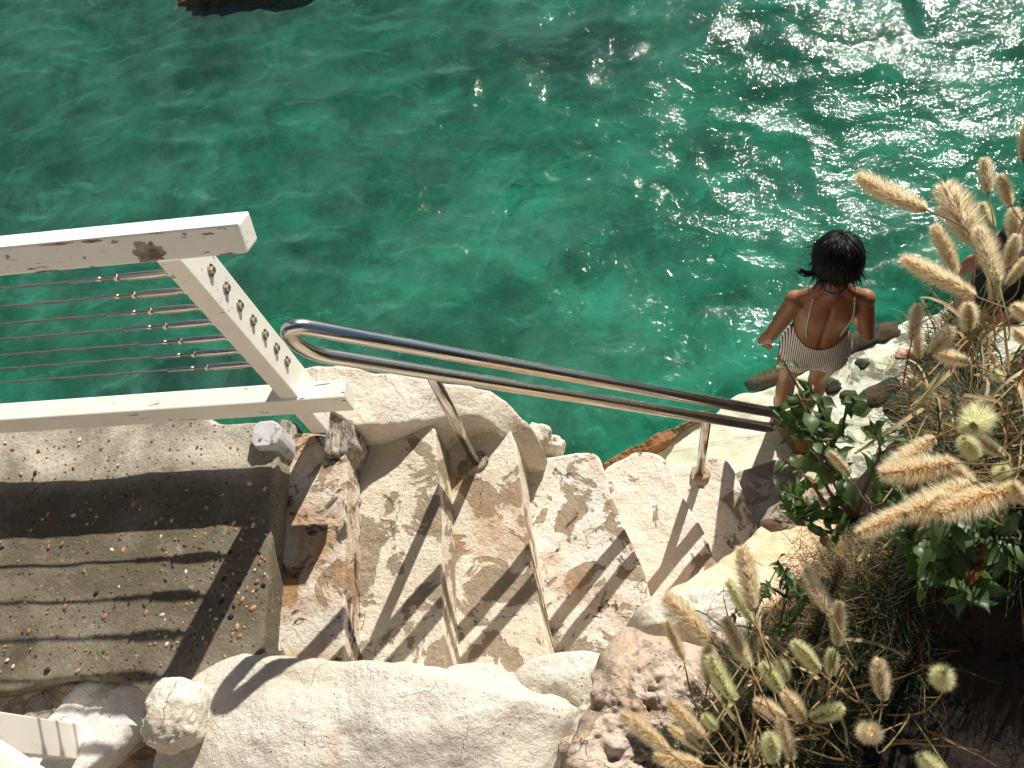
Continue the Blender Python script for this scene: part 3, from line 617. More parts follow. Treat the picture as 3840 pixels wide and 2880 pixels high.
for i, (a, b) in enumerate(cu):
    w = Uy((a/1.659)/Q, (b/1.659+700)/Q, CY); zc = w[2]
    c = obj('cable', wire_me, None, fence); c.location = (-1.115+1.085, CY-1.26, zc-1.85); c.scale = (1, 1.28, 1.28)
    for nm, me in (('turnbuckle', body_me), ('nut', nutA), ('nut', nutB), ('threaded_rod', rod_me), ('threaded_rod', rod_b), ('swage', swg_me), ('clevis', clv)):
        obj(nm, me, None, c)
    bx = [(480, 520), (575, 630), (658, 740), (740, 832), (815, 920), (886, 1005), (952, 1087)][i]
    wb = Ux((bx[0]/1.6588+500)/Q, (bx[1]/1.6588+700)/Q, -1.055)
    bb = MB(); bb.add(*tube([(0, 0, 0), (.008, 0, 0), (.009, 0, 0)], [.0105, .0105, .007], 6))
    bo = obj('bolt', bb.me('bolt', False), M_FIT, fence); bo.location = (.03+.0025, wb[1]-1.26, wb[2]-1.85)
    ws = MB(); ws.add(*tube([(-.002, 0, 0), (.0008, 0, 0)], [.0175, .0170], 16)); obj('washer', ws.me('washer', False), M_RUST, bo)
# near white rail at the lower left corner
nr = thing('corner_railing', 'white painted timber rail and board cut off by the lower left corner', 'railing', (-2.0, .2, 1.7))
def bar_me(p, q_, w, h, name, bev=.005):
    p = Vector(p); q_ = Vector(q_); d = q_-p; L = d.length; me = box(0, L, -w/2, w/2, -h/2, h/2, bev, name)
    me.transform(Matrix.Translation(p) @ d.to_track_quat('X', 'Z').to_matrix().to_4x4()); return me
def robj(name, me, mat, parent):
    o = obj(name, me, mat, parent); o.matrix_parent_inverse = Matrix.Translation(-parent.location); return o
a_, b_ = U(-140, 1560, 2.5), U(230, 1800, 2.5)
robj('rail', bar_me(a_, b_, .07, .07, 'rail'), M_PAINT, nr)
a_, b_ = U(-200, 1542, 2.02), U(-14, 1568, 1.97)
robj('board', bar_me(a_, b_, .05, .075, 'board'), M_PAINT, nr)
a_ = U(-200, 1560, 2.5); robj('post', box(a_[0]-.04, a_[0]+.04, a_[1]-.05, a_[1]+.05, 1.7, 2.46, .004, 'post'), M_PAINT, nr)

# grey block, rotten timber beside the post
V, F = slab_u([(548, 912), (598, 905), (603, 940), (592, 962), (540, 966)], 1.76, z=1.95, R=.006, amp=.003, seed=71, N=90, nin=10, rnd=1, edge=.003)
gb = obj('grey_block', mesh('grey_block', V, F), M_ZINC, None, 'small grey topped concrete block at the landing corner under the white railing', 'block')
c = U(562, 950, 1.952); ws = MB(); ws.add(*tube([c+[0, 0, -.004], c+[0, 0, .003]], [.006, .005], 10)); obj('screw_head', ws.me('screw_head', False), M_FIT, gb)
V, F = slab_u([(598, 900), (628, 905), (632, 950), (618, 1000), (600, 985), (600, 950)], 1.5, z=1.82, R=.01, amp=.025, seed=72, N=110, nin=12, rnd=1, edge=.01)
obj('rotten_timber', mesh('rotten_timber', V, F), M_WOOD, None, 'splintered brown timber end between grey block and white post', 'timber')
V, F = slab_u([(712, 905), (762, 895), (768, 950), (740, 980), (700, 990), (705, 950)], 1.5, z=1.80, R=.02, amp=.03, seed=73, N=110, nin=14, rnd=1, edge=.01)
obj('weathered_stump', mesh('weathered_stump', V, F), M_WOOD, None, 'twisted grey weathered stump right of the white post foot', 'stump')

# ------------------------------------------------------------------ steel handrail
p1 = U(930, 805, 2.16); p2 = U(1527, 902, 1.13); dv = p2-p1
hr = thing('steel_handrail', 'polished steel handrail with two long parallel bars and closed loop ends above the steps', 'handrail', tuple(p1))
dz = .165; RT = .0235
def along(t): return p1+dv*t
du = dv/np.linalg.norm(dv); tl = -.255; trr = 1.30
lo0, lo1 = along(tl), along(trr); upv = np.array([0, 0, dz])
path = []
for k in range(13):
    t = k/12; path.append(lo0*(1-t)+lo1*t+[0, 0, -RT+RT])
for k in range(1, 12):
    a = math.pi*k/12; path.append(lo1+upv*.5*(1-math.cos(a))+du*(dz/2)*math.sin(a))
for k in range(13):
    t = k/12; path.append(lo1*(1-t)+lo0*t+upv)
for k in range(1, 12):
    a = math.pi*k/12; path.append(lo0+upv*.5*(1+math.cos(a))-du*(dz/2)*math.sin(a))
path.append(path[0]); path.append(path[1])
V, F = tube(path, RT, 28, caps=False, up=(0.3, 1, .1))
robj('double_bar', mesh('double_bar', V, F), M_STEEL, hr)
q1 = Ux(1030, 995, p1[0]); 
robj('support_post', mesh('support_post', *tube([p1-[0, 0, .005], (p1[0], p1[1], 1.33)], .020, 24)), M_STEEL, hr)
robj('support_post', mesh('support_post', *tube([p2-[0, 0, .005], (p2[0], p2[1], .40)], .020, 24)), M_STEEL, hr)

for q_, zb_, sd_ in ((p1, 1.385, 1), (p2, .455, 2)):
    V, F = slab([(q_[0]+.042*math.cos(a)*(1+.25*math.sin(3*a+sd_)), q_[1]+.042*math.sin(a)*(1+.2*math.cos(2*a)), zb_+.012) for a in np.linspace(0, 6.28, 15)[:-1]], zb_-.05, R=.006, amp=.006, seed=140+sd_, N=50, nin=5, nside=3)
    robj('mortar_collar', mesh('mortar_collar', V, F), M_BROKE, hr)

# ------------------------------------------------------------------ person
def ell(c, r, sub=3, rot=None):
    V, F = ico(1, sub); V = V*np.array(r)
    if rot is not None: V = V@np.array(rot.to_3x3()).T
    return V+np.array(c), F
def loft(sec, n=28, ex=2.3):
    V = []; F = []
    for z, cy, rx, ry in sec:
        for k in range(n):
            a = 2*math.pi*k/n; c, s = math.cos(a), math.sin(a)
            V.append((rx*np.sign(c)*abs(c)**(2/ex), cy+ry*np.sign(s)*abs(s)**(2/ex), z))
    m = len(sec)
    for i in range(m-1):
        for k in range(n): F.append((i*n+k, i*n+(k+1) % n, (i+1)*n+(k+1) % n, (i+1)*n+k))
    F.append(tuple(range(n))[::-1]); F.append(tuple((m-1)*n+k for k in range(n)))
    return V, F
def remesh(name, parts, vox, sm=3):
    b = MB()
    for p in parts: b.add(*p)
    me = b.me(name); o = bpy.data.objects.new(name, me); COL.objects.link(o)
    r = o.modifiers.new('r', 'REMESH'); r.mode = 'VOXEL'; r.voxel_size = vox; r.use_smooth_shade = True
    s = o.modifiers.new('s', 'SMOOTH'); s.iterations = sm; s.factor = .5
    dg = bpy.context.evaluated_depsgraph_get(); m2 = bpy.data.meshes.new_from_object(o.evaluated_get(dg))
    bpy.data.objects.remove(o); bpy.data.meshes.remove(me); m2.name = name
    m2.polygons.foreach_set('use_smooth', [True]*len(m2.polygons)); return m2
SEC = [(.75, -.005, .09, .075), (.79, -.012, .156, .100), (.85, -.018, .182, .114), (.91, -.015, .180, .110), (.97, -.005, .160, .098), (1.03, .0, .140, .090), (1.07, .004, .134, .086), (1.13, .008, .140, .090),
       (1.20, .01, .148, .096), (1.26, .008, .158, .094), (1.31, .002, .160, .080), (1.345, -.002, .135, .062), (1.375, 0, .085, .050), (1.40, .004, .052, .046)]
def limbs(g=0.):
    P = [loft([(z, cy, rx+g, ry+g) for z, cy, rx, ry in SEC])]
    for s in (-1, 1):
        P.append(ell((s*.074, -.062, .845), (.092+g, .078+g, .092+g)))
        P.append(ell((s*.062, .075, 1.20), (.056+g, .045+g, .056+g)))
        P.append(tube(catmull([(s*.088, -.005, .84), (s*.090, 0, .70), (s*.086, .012, .48), (s*.086, -.018, .34), (s*.084, -.016, .2), (s*.084, -.014, .07)], 5),
                      [x+g for x in np.interp(np.linspace(0, 5, 26), range(6), [.088, .083, .052, .054, .038, .031])], 16))
    return P
def arm(s, el, wr, fdir, curl=.5):
    sh = np.array((s*.160, -.004, 1.318)); el = np.array(el); wr = np.array(wr); P = []
    P.append(ell(sh, (.052, .050, .050)))
    P.append(tube([sh, sh*.5+el*.5, el, el*.7+wr*.3, wr], [.046, .043, .034, .036, .023], 14))
    fd = np.array(fdir, float); fd /= np.linalg.norm(fd); sd_ = np.cross(fd, (0, 0, 1.)); sd_ /= np.linalg.norm(sd_); nn = np.cross(sd_, fd)
    pc = wr+fd*.045; q = Matrix([list(sd_), list(fd), list(nn)]).transposed()
    P.append(ell(pc, (.038, .050, .016), 3, q))
    for k, (off, L) in enumerate([(-.028, .062), (-.009, .072), (.010, .068), (.028, .053)]):
        b = wr+fd*.082+sd_*off
        P.append(tube([b-fd*.02, b, b+fd*L*.42-nn*curl*.010, b+fd*L*.72-nn*curl*.026, b+fd*L*.88-nn*curl*.044], [.0095, .0092, .0088, .0080, .0065], 8))
    b = wr+fd*.025-sd_*.03*s
    P.append(tube([wr+fd*.015, b, b+fd*.028-sd_*.018*s-nn*.01, b+fd*.052-sd_*.02*s-nn*.022], [.012, .0115, .010, .008], 8))
    return P
def person_body(name, arms):
    P = limbs()
    for a in arms: P += arm(*a)
    for s in (-1, 1):
        P.append(tube([(s*.15, -.004, 1.335), (s*.09, -.002, 1.365), (s*.03, .01, 1.42)], [.035, .038, .035], 10))
        # foot: heel, instep, toes
        P.append(ell((s*.084, -.035, .032), (.030, .036, .032))); P.append(tube([(s*.084, -.01, .06), (s*.088, .05, .040), (s*.094, .10, .024)], [.033, .034, .030], 12))
        P.append(ell((s*.094, .10, .018), (.042, .055, .016)))
        for k, (ox, L, r) in enumerate([(-.026, .048, .0125), (-.010, .046, .0095), (.004, .040, .009), (.017, .033, .0085), (.029, .025, .008)]):
            P.append(tube([(s*(.094+ox), .125, .016), (s*(.096+ox), .125+L*.6, .018), (s*(.096+ox), .125+L, .013)], [r, r, r*.75], 8))
    P.append(tube([(0, 0, 1.37), (0, .02, 1.43), (0, .045, 1.49)], [.056, .050, .052], 14))
    tilt = Matrix.Rotation(-.35, 4, 'X')
    P.append(ell((0, .062, 1.555), (.074, .094, .102), 4, tilt)); P.append(ell((0, .118, 1.505), (.050, .048, .062), 3, tilt))
    P.append(tube([(0, .148, 1.575), (0, .170, 1.535), (0, .158, 1.522)], [.008, .013, .009], 8))
    for s in (-1, 1):
        P.append(ell((s*.076, .055, 1.545), (.010, .020, .032), 2)); P.append(ell((s*.030, .150, 1.563), (.018, .010, .009), 2))
    P.append(ell((0, .160, 1.500), (.024, .010, .009), 2))
    me = remesh(name, P, .0052, 4)
    n = len(me.vertices); co = np.empty(n*3); me.vertices.foreach_get('co', co); co = co.reshape(-1, 3)
    back = (co[:, 1] < .0) & (co[:, 2] > .95) & (co[:, 2] < 1.36) & (np.abs(co[:, 0]) < .17)
    w = np.exp(-(co[:, 0]/.013)**2)*np.clip((co[:, 2]-.95)/.05, 0, 1)*np.clip((1.36-co[:, 2])/.05, 0, 1)
    co[:, 1] += back*w*.010
    for s in (-1, 1):
        w = np.exp(-((co[:, 0]-s*.085)/.040)**2-((co[:, 2]-1.235)/.06)**2); co[:, 1] -= back*w*.010
    me.vertices.foreach_set('co', co.ravel()); me.update(); return me
def suit_mesh(name):
    me = remesh(name, limbs(.0045), .0055, 4); bm = bmesh.new(); bm.from_mesh(me)
    def f(c):
        ax = abs(c.x); bk = 1/(1+math.exp((c.y-.02)/.012))
        top = bk*(.99+.10*(ax/.15)**2.2)+(1-bk)*1.25
        bot = bk*(.748+7.5*(ax-.058)**2)+(1-bk)*(.79+.10*(ax/.15)**1.2)
        return min(top-c.z, c.z-bot)
    val = {v: f(v.co) for v in bm.verts}; mv = {}
    for e in bm.edges:
        a, b = e.verts; fa, fb = val[a], val[b]
        if (fa > 0) != (fb > 0):
            t = fa/(fa-fb); p = a.co.lerp(b.co, t); near = a if t < .5 else b
            if near not in mv: mv[near] = p
    for v, p in mv.items(): v.co = p; val[v] = 0.
    bmesh.ops.delete(bm, geom=[fc for fc in bm.faces if min(val[v] for v in fc.verts) < -1e-6], context='FACES')
    bmesh.ops.delete(bm, geom=[v for v in bm.verts if not v.link_faces], context='VERTS')
    bm.to_mesh(me); bm.free(); me.update(); return me
def m_skin(name, col):
    t = NT(name); v = t.pos(1, obj=True); n = t.noise(v, 9, 5, .6); c = t.mix(t.ramp(n, .35, .7), col, tuple(x*.72 for x in col))
    sp = t.math('MULTIPLY', t.ramp(t.voro(v, 34).outputs[0], .05, .09, 1, 0), t.ramp(t.noise(v, 11, 2), .56, .6)); c = t.mix(t.math('MULTIPLY', sp, .7), c, tuple(x*.3 for x in col))
    p = t.princ(c, .45, nrm=t.bump(t.noise(v, 220, 3), .12, .002), spec=.45)
    p.inputs['Subsurface Weight'].default_value = .12; p.inputs['Subsurface Radius'].default_value = (1, .4, .2); p.inputs['Subsurface Scale'].default_value = .006
    return t.done(p)
def m_stripe(name, axis=0, per=.0098):
    t = NT(name); v = t.pos(1, obj=True); s = t.n('ShaderNodeSeparateXYZ'); t.l(v, s.inputs[0]); x = s.outputs[axis]
    if axis == 0:
        zz = t.math('MULTIPLY', t.math('SUBTRACT', s.outputs[2], .86), .9); x = t.math('MULTIPLY', x, t.math('ADD', 1.0, t.math('MULTIPLY', zz, zz)))
    a = t.math('SINE', t.math('MULTIPLY', x, 2*math.pi/per)); c = t.mix(t.ramp(a, .1, .6), (.90, .87, .80), (.05, .05, .06))
    return t.done(t.princ(c, .8, nrm=t.bump(t.noise(v, 300, 3), .3, .002), spec=.15))
SKIN = m_skin('tanned_skin', (.34, .145, .072)); SKIN2 = m_skin('rosy_skin', (.58, .28, .19))
def m_hair():
    t = NT('black_hair'); v = t.pos(1, obj=True); n = t.noise(v, 60, 3); c = t.mix(n, (.003, .003, .003), (.008, .007, .006))
    return t.done(t.princ(c, .5, spec=.22))
HAIR = m_hair()
def hair_mesh(seed=1, flip=True):
    rg = random.Random(seed); b = MB(); tilt = np.array(Matrix.Rotation(-.35, 3, 'X')); c0 = np.array([0, .056, 1.558])
    def sph(th, ph, k=1.0):   # th from crown, ph round the head
        p = np.array([math.sin(th)*math.cos(ph)*.086, math.sin(th)*math.sin(ph)*.104, math.cos(th)*.112])*k; return c0+tilt@p
    V, F = ico(1, 4); V = V*np.array([.083, .101, .108]); keep = V[:, 2] > -.075
    V2 = (V@tilt.T)+c0; V2 = V2+(fbm(V, 40, 2, 3)*.003)[:, None]
    F2 = [f for f in F if all(not (V[i, 1] > .045 and V[i, 2] < .03) and V[i, 2] > -.085 for i in f)]
    b.add(V2, F2)
    for k in range(900):
        ph = rg.uniform(0, 2*math.pi); front = math.sin(ph) > .55
        th0 = rg.uniform(.02, 1.15); L = rg.uniform(.10, .15) if not front else rg.uniform(.04, .06)
        p = []; thE = 1.25 if front else rg.uniform(1.8, 2.2); nseg = 6; kk = rg.uniform(1.0, 1.13)
        ph2 = ph+rg.uniform(-.55, .55)
        for j in range(nseg+1):
            t = j/nseg; th = th0+(thE-th0)*t; p.append(sph(min(th, 1.55+(th-1.55)*.75 if th > 1.55 else th), ph+(ph2-ph)*t, kk+(.05 if not front else 0)*math.sin(math.pi*t)))
        e = p[-1]; d = e-p[-2]; d /= np.linalg.norm(d)+1e-9
        out = e-c0; out[2] = 0; out /= np.linalg.norm(out)+1e-9
        fl = rg.uniform(-.3, 1.1); w = rg.uniform(.008, .06)
        sidew = (1.0 if e[0] > .05 or e[0] < -.04 else .4)
        p.append(e+d*w*.5+out*w*.35*fl*sidew); p.append(e+d*w+out*w*fl*1.0*sidew)
        m = len(p); r0 = rg.uniform(.0022, .0045)
        b.add(*tube(p, [r0*(1-.75*max(0, (j/(m-1)-.6)/.4)) for j in range(m)], 4, flat=.5))
    if flip:
        for k in range(46):
            s0 = sph(2.05, math.pi*1.05+rg.uniform(-.15, .2), 1.0); t0 = rg.uniform(.7, 1.15)
            b.add(*tube(catmull([s0, s0+np.array([-.022, 0, -.022])*t0, s0+np.array([-.052, .004, -.024])*t0, s0+np.array([-.078, .008+rg.uniform(-.01, .01), -.002+rg.uniform(-.008, .008)])*t0], 3),
                          [.003]*6+[.0025, .0018, .0012, .0006], 4))
    return b.me('hair')
SCP = .955
def surf(me):
    from mathutils.bvhtree import BVHTree
    return BVHTree.FromPolygons([v.co[:] for v in me.vertices], [p.vertices[:] for p in me.polygons])
bm1 = person_body('body', [(-1, (-.245, -.045, 1.06), (-.27, .02, .87), (.35, .45, -.75), 1.1), (1, (.222, -.06, 1.065), (.17, .155, 1.01), (-.8, .55, -.1), .9)])
woman = thing('person', 'woman with black bobbed hair in striped swimsuit standing ankle-deep with her back turned', 'person', (.915, 2.045, -.11))
woman.rotation_euler = (0, 0, math.radians(-4)); woman.scale = (SCP*.96, SCP*.98, SCP*.965)
obj('body', bm1, SKIN, woman)
sm_ = suit_mesh('swimsuit'); M_SUIT = m_stripe('striped_fabric'); obj('swimsuit', sm_, M_SUIT, woman, label='navy and white vertically striped swimsuit, low back')
bv = surf(bm1); M_STRAP = m_stripe('striped_strap', 2, .013)
for s in (-1, 1):
    p = []
    for k in range(25):
        t = k/24; z = 1.075+(1.372-1.075)*t; x = s*(.072+.034*math.sin(t*math.pi*.62+.1)-.012*t)
        if s > 0: x += .012
        h = bv.ray_cast(Vector((x, -.5, z)), Vector((0, 1, 0)))
        if h[0] is not None: p.append(np.array(h[0])-[0, .0035, 0])
    for x, y, z in [(s*.098, .02, 1.372), (s*.095, .06, 1.34)]:
        h = bv.ray_cast(Vector((x, y, 1.7)), Vector((0, 0, -1)))
        if h[0] is not None and h[0].z < 1.45: p.append(np.array(h[0])+[0, 0, .003])
    b = MB(); b.add(*tube(p, .0042, 8)); obj('shoulder_strap', b.me('shoulder_strap'), M_STRAP, woman)
M_BLUE = plain('blue_cord', (.03, .13, .42), .6, .3, 200)
for k, (z, r, ti) in enumerate([(1.412, .060, .20), (1.425, .058, .02), (1.400, .066, .30)]):
    b = MB(); b.add(*tube([(r*math.cos(a), .018+r*.95*math.sin(a), z+ti*r*math.sin(a)*.8+.004*math.cos(3*a+k)) for a in np.linspace(0, 2*math.pi, 33)], .0042, 8)); obj('neck_cord', b.me('neck_cord'), M_BLUE, woman)
b = MB(); b.add(*ell((-.060, .012, 1.425), (.014, .014, .016), 2)); b.add(*ell((-.050, .03, 1.418), (.012, .012, .012), 2)); obj('cord_knot', b.me('cord_knot'), M_BLUE, woman)
hh = obj('hair', hair_mesh(1), HAIR, woman); hh.scale = (1.16, 1.06, 1.03); hh.location = (0, .0, -.035)
EYE = plain('eye_white', (.7, .7, .68), .2, .05)
for s in (-1, 1):
    b = MB(); b.add(*ell((s*.030, .148, 1.556), (.012, .009, .008), 2)); obj('eye', b.me('eye'), EYE, woman)
w2 = U(1965, 838, -.08)
man = thing('person', 'second bather in the shallows mostly hidden behind the foxtail grass at the right edge', 'person', (U(1895, 815, -.06)[0]+.27, U(1895, 815, -.06)[1]+.02, -.08))
man.rotation_euler = (.10, 0, math.radians(82)); man.scale = (1, 1, 1)
bm2 = person_body('body', [(-1, (-.215, -.02, 1.06), (-.20, .06, .84), (.1, .3, -1), .8), (1, (.215, -.02, 1.06), (.20, .06, .84), (-.1, .3, -1), .8)]); obj('body', bm2, SKIN2, man)
sm2 = sm_.copy(); sm2.materials.clear(); obj('swimsuit', sm2, plain('dark_fabric', (.02, .02, .025), .8), man); obj('hair', hair_mesh(5, False), HAIR, man)

# ------------------------------------------------------------------ bank
ctl = [(1470, 1450, 1.95), (1640, 1350, 1.85), (1790, 1210, 1.62), (1900, 1020, 1.35), (2000, 900, 1.8), (2140, 800, 2.4), (2300, 760, 2.6), (1440, 1500, 2.0), (1650, 1330, 2.0), (1500, 1660, 2.3), (1750, 1660, 2.35),
       (1900, 1320, 2.3), (2212, 1660, 2.4), (2212, 1300, 2.45), (1850, 1130, 1.95), (2050, 980, 2.2), (2212, 900, 2.75), (2100, 1100, 2.55), (1950, 1020, 1.8), (1700, 1480, 2.3)]
CW = np.array([U(*c) for c in ctl]+[(.98, .78, 2.95), (1.1, .85, 3.0), (1.05, 1.1, 2.95), (1.25, 1.25, 3.0), (1.6, .9, 3.1), (2.4, 1.2, 3.0), (2.4, 0, 2.9), (1.5, .2, 2.6), (.3, -.8, 2.5), (1.5, -.8, 2.6), (-.2, -.5, 2.2), (1.7, 1.5, 2.2)])
def bank_z(x, y):
    x = np.asarray(x, float); y = np.asarray(y, float)
    d2 = (x[..., None]-CW[:, 0])**2+(y[..., None]-CW[:, 1])**2+.018; w = 1/d2**1.7
    return (w*CW[:, 2]).sum(-1)/w.sum(-1)
outl = [tuple(U(*c)[:2]) for c in [(1400, 1720, 2.1), (1480, 1440, 1.8), (1640, 1350, 1.75), (1790, 1210, 1.5), (1900, 1020, 1.3), (2000, 900, 1.6), (2140, 800, 2.2), (2300, 730, 2.4)]]+[(1.9, 1.7), (2.6, 1.9), (2.6, -1.4), (-.3, -1.4)]
bx = np.arange(-.5, 2.8, .02); by = np.arange(-1.6, 2.2, .02); X, Y = np.meshgrid(bx, by, indexing='ij'); px, py = X.ravel(), Y.ravel()
ins = np.zeros(len(px), bool); dm = np.full(len(px), 9.)
for k in range(len(outl)):
    x0, y0 = outl[k]; x1, y1 = outl[(k+1) % len(outl)]
    cr = ((y0 > py) != (y1 > py)) & (px < (x1-x0)*(py-y0)/(y1-y0+1e-12)+x0); ins ^= cr
    L2 = (x1-x0)**2+(y1-y0)**2; t = np.clip(((px-x0)*(x1-x0)+(py-y0)*(y1-y0))/L2, 0, 1); dm = np.minimum(dm, np.hypot(px-x0-t*(x1-x0), py-y0-t*(y1-y0)))
sdv = np.where(ins, dm, -dm); Pn = np.stack([px, py, 0*px], 1)
bz = bank_z(px, py)+.05*fbm(Pn, 3, 5, 55)+.02*fbm(Pn, 14, 4, 56)
bz = np.where(sdv > 0, bz-.12*np.clip(1-sdv/.1, 0, 1)**2, bz-.12+sdv*14); bz = np.maximum(bz, -3)
Pn[:, 2] = bz
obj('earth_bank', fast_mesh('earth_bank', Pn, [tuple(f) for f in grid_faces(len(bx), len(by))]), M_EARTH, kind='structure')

# ------------------------------------------------------------------ vegetation
M_STRAW = plain('dry_straw', (.50, .30, .13), .7, .45, 40, trans=.35); M_STRAW2 = plain('pale_straw', (.62, .47, .27), .7, .4, 40, trans=.35)
M_BLADE = plain('green_blade', (.075, .13, .035), .55, .4, 40, trans=.35)
M_STEM = plain('grass_stem', (.26, .20, .08), .6, .4, 50)
M_BRIS = plain('cream_bristles', (.96, .86, .64), .6, .1, 50, trans=.65, bump=0)
M_BRISG = plain('greenish_bristles', (.90, .88, .58), .6, .1, 50, trans=.65, bump=0)
def m_core(name, a, b_):
    t = NT(name); v = t.pos(1, obj=True); s = t.n('ShaderNodeSeparateXYZ'); t.l(v, s.inputs[0])
    n = t.noise(v, 9, 4, .6); f = t.math('ADD', t.ramp(s.outputs[2], .0, .9), t.math('MULTIPLY', t.math('SUBTRACT', n, .5), .9))
    c = t.mix(t.ramp(f, .15, .75), a, b_); p = t.princ(c, .75, spec=.2)
    tr = t.n('ShaderNodeBsdfTranslucent'); t.l(c, tr.inputs[0]); mx = t.n('ShaderNodeMixShader'); mx.inputs[0].default_value = .3
    t.l(p.outputs[0], mx.inputs[1]); t.l(tr.outputs[0], mx.inputs[2]); return t.done(mx)
CORES = [m_core('seed_core_tan', (.58, .30, .09), (.78, .40, .13)), m_core('seed_core_mixed', (.20, .27, .07), (.74, .38, .12)), m_core('seed_core_green', (.22, .33, .09), (.42, .42, .15))]
def seed_meshes(kind, seed, bend):
    """unit-length seed head along +Z (length 1), width about .26"""
    rg = random.Random(seed); core = MB(); br = MB(); pv_, pf_ = ico(1, 1)
    def ax(t): return np.array([bend*math.sin(t*1.6)*.35, 0, t])
    def rad(t): return .085*math.sin(math.pi*min(1, .12+t*.86))**.55
    n = 230
    for k in range(n):
        t = rg.random()**.95; ph = k*2.399+rg.uniform(-.3, .3); r = rad(t); c = ax(t); d = np.array([math.cos(ph), math.sin(ph), 0])
        up_ = d*.55+np.array([0, 0, .85]); L = rg.uniform(.035, .055)
        b1 = np.cross(up_, d+[.1, .2, .3]); b1 /= np.linalg.norm(b1); b2 = np.cross(up_, b1); p0 = c+d*r*.45; w = .018
        Vp = [p0, p0+up_*L*.5+b1*w, p0+up_*L*.5+b2*w, p0+up_*L*.5-b1*w, p0+up_*L*.5-b2*w, p0+up_*L*1.15]
        core.add(Vp, [(0, 2, 1), (0, 3, 2), (0, 4, 3), (0, 1, 4), (5, 1, 2), (5, 2, 3), (5, 3, 4), (5, 4, 1)])
    core.add(*tube([ax(t) for t in np.linspace(0, 1, 9)], [rad(t)*.72 for t in np.linspace(0, 1, 9)], 8))
    for k in range(2400):
        t = rg.random(); ph = rg.uniform(0, 2*math.pi); c = ax(t); d = np.array([math.cos(ph), math.sin(ph), 0]); r = rad(t)
        o_ = .45+.5*rg.random(); dr = d*o_+np.array([0, 0, 1-.35*o_+rg.uniform(-.15, .2)]); dr /= np.linalg.norm(dr); L = rg.uniform(.10, .19)*(.75+.5*math.sin(math.pi*t))
        sdd = np.cross(dr, [rg.uniform(-1, 1), rg.uniform(-1, 1), rg.uniform(-1, 1)]); sdd /= np.linalg.norm(sdd); w = .0046
        p0 = c+d*r*.6; br.add([p0-sdd*w, p0+sdd*w, p0+dr*L], [(0, 1, 2)])
    cm_ = core.me('seed_head', False); cm_.materials.append(CORES[kind]); b_ = br.me('bristles', False); b_.materials.append(M_BRISG if kind == 2 else M_BRIS); return cm_, b_
SM = {(k, j): seed_meshes(k, 10*k+j, [-.35, .3][j]) for k in range(3) for j in range(2)}
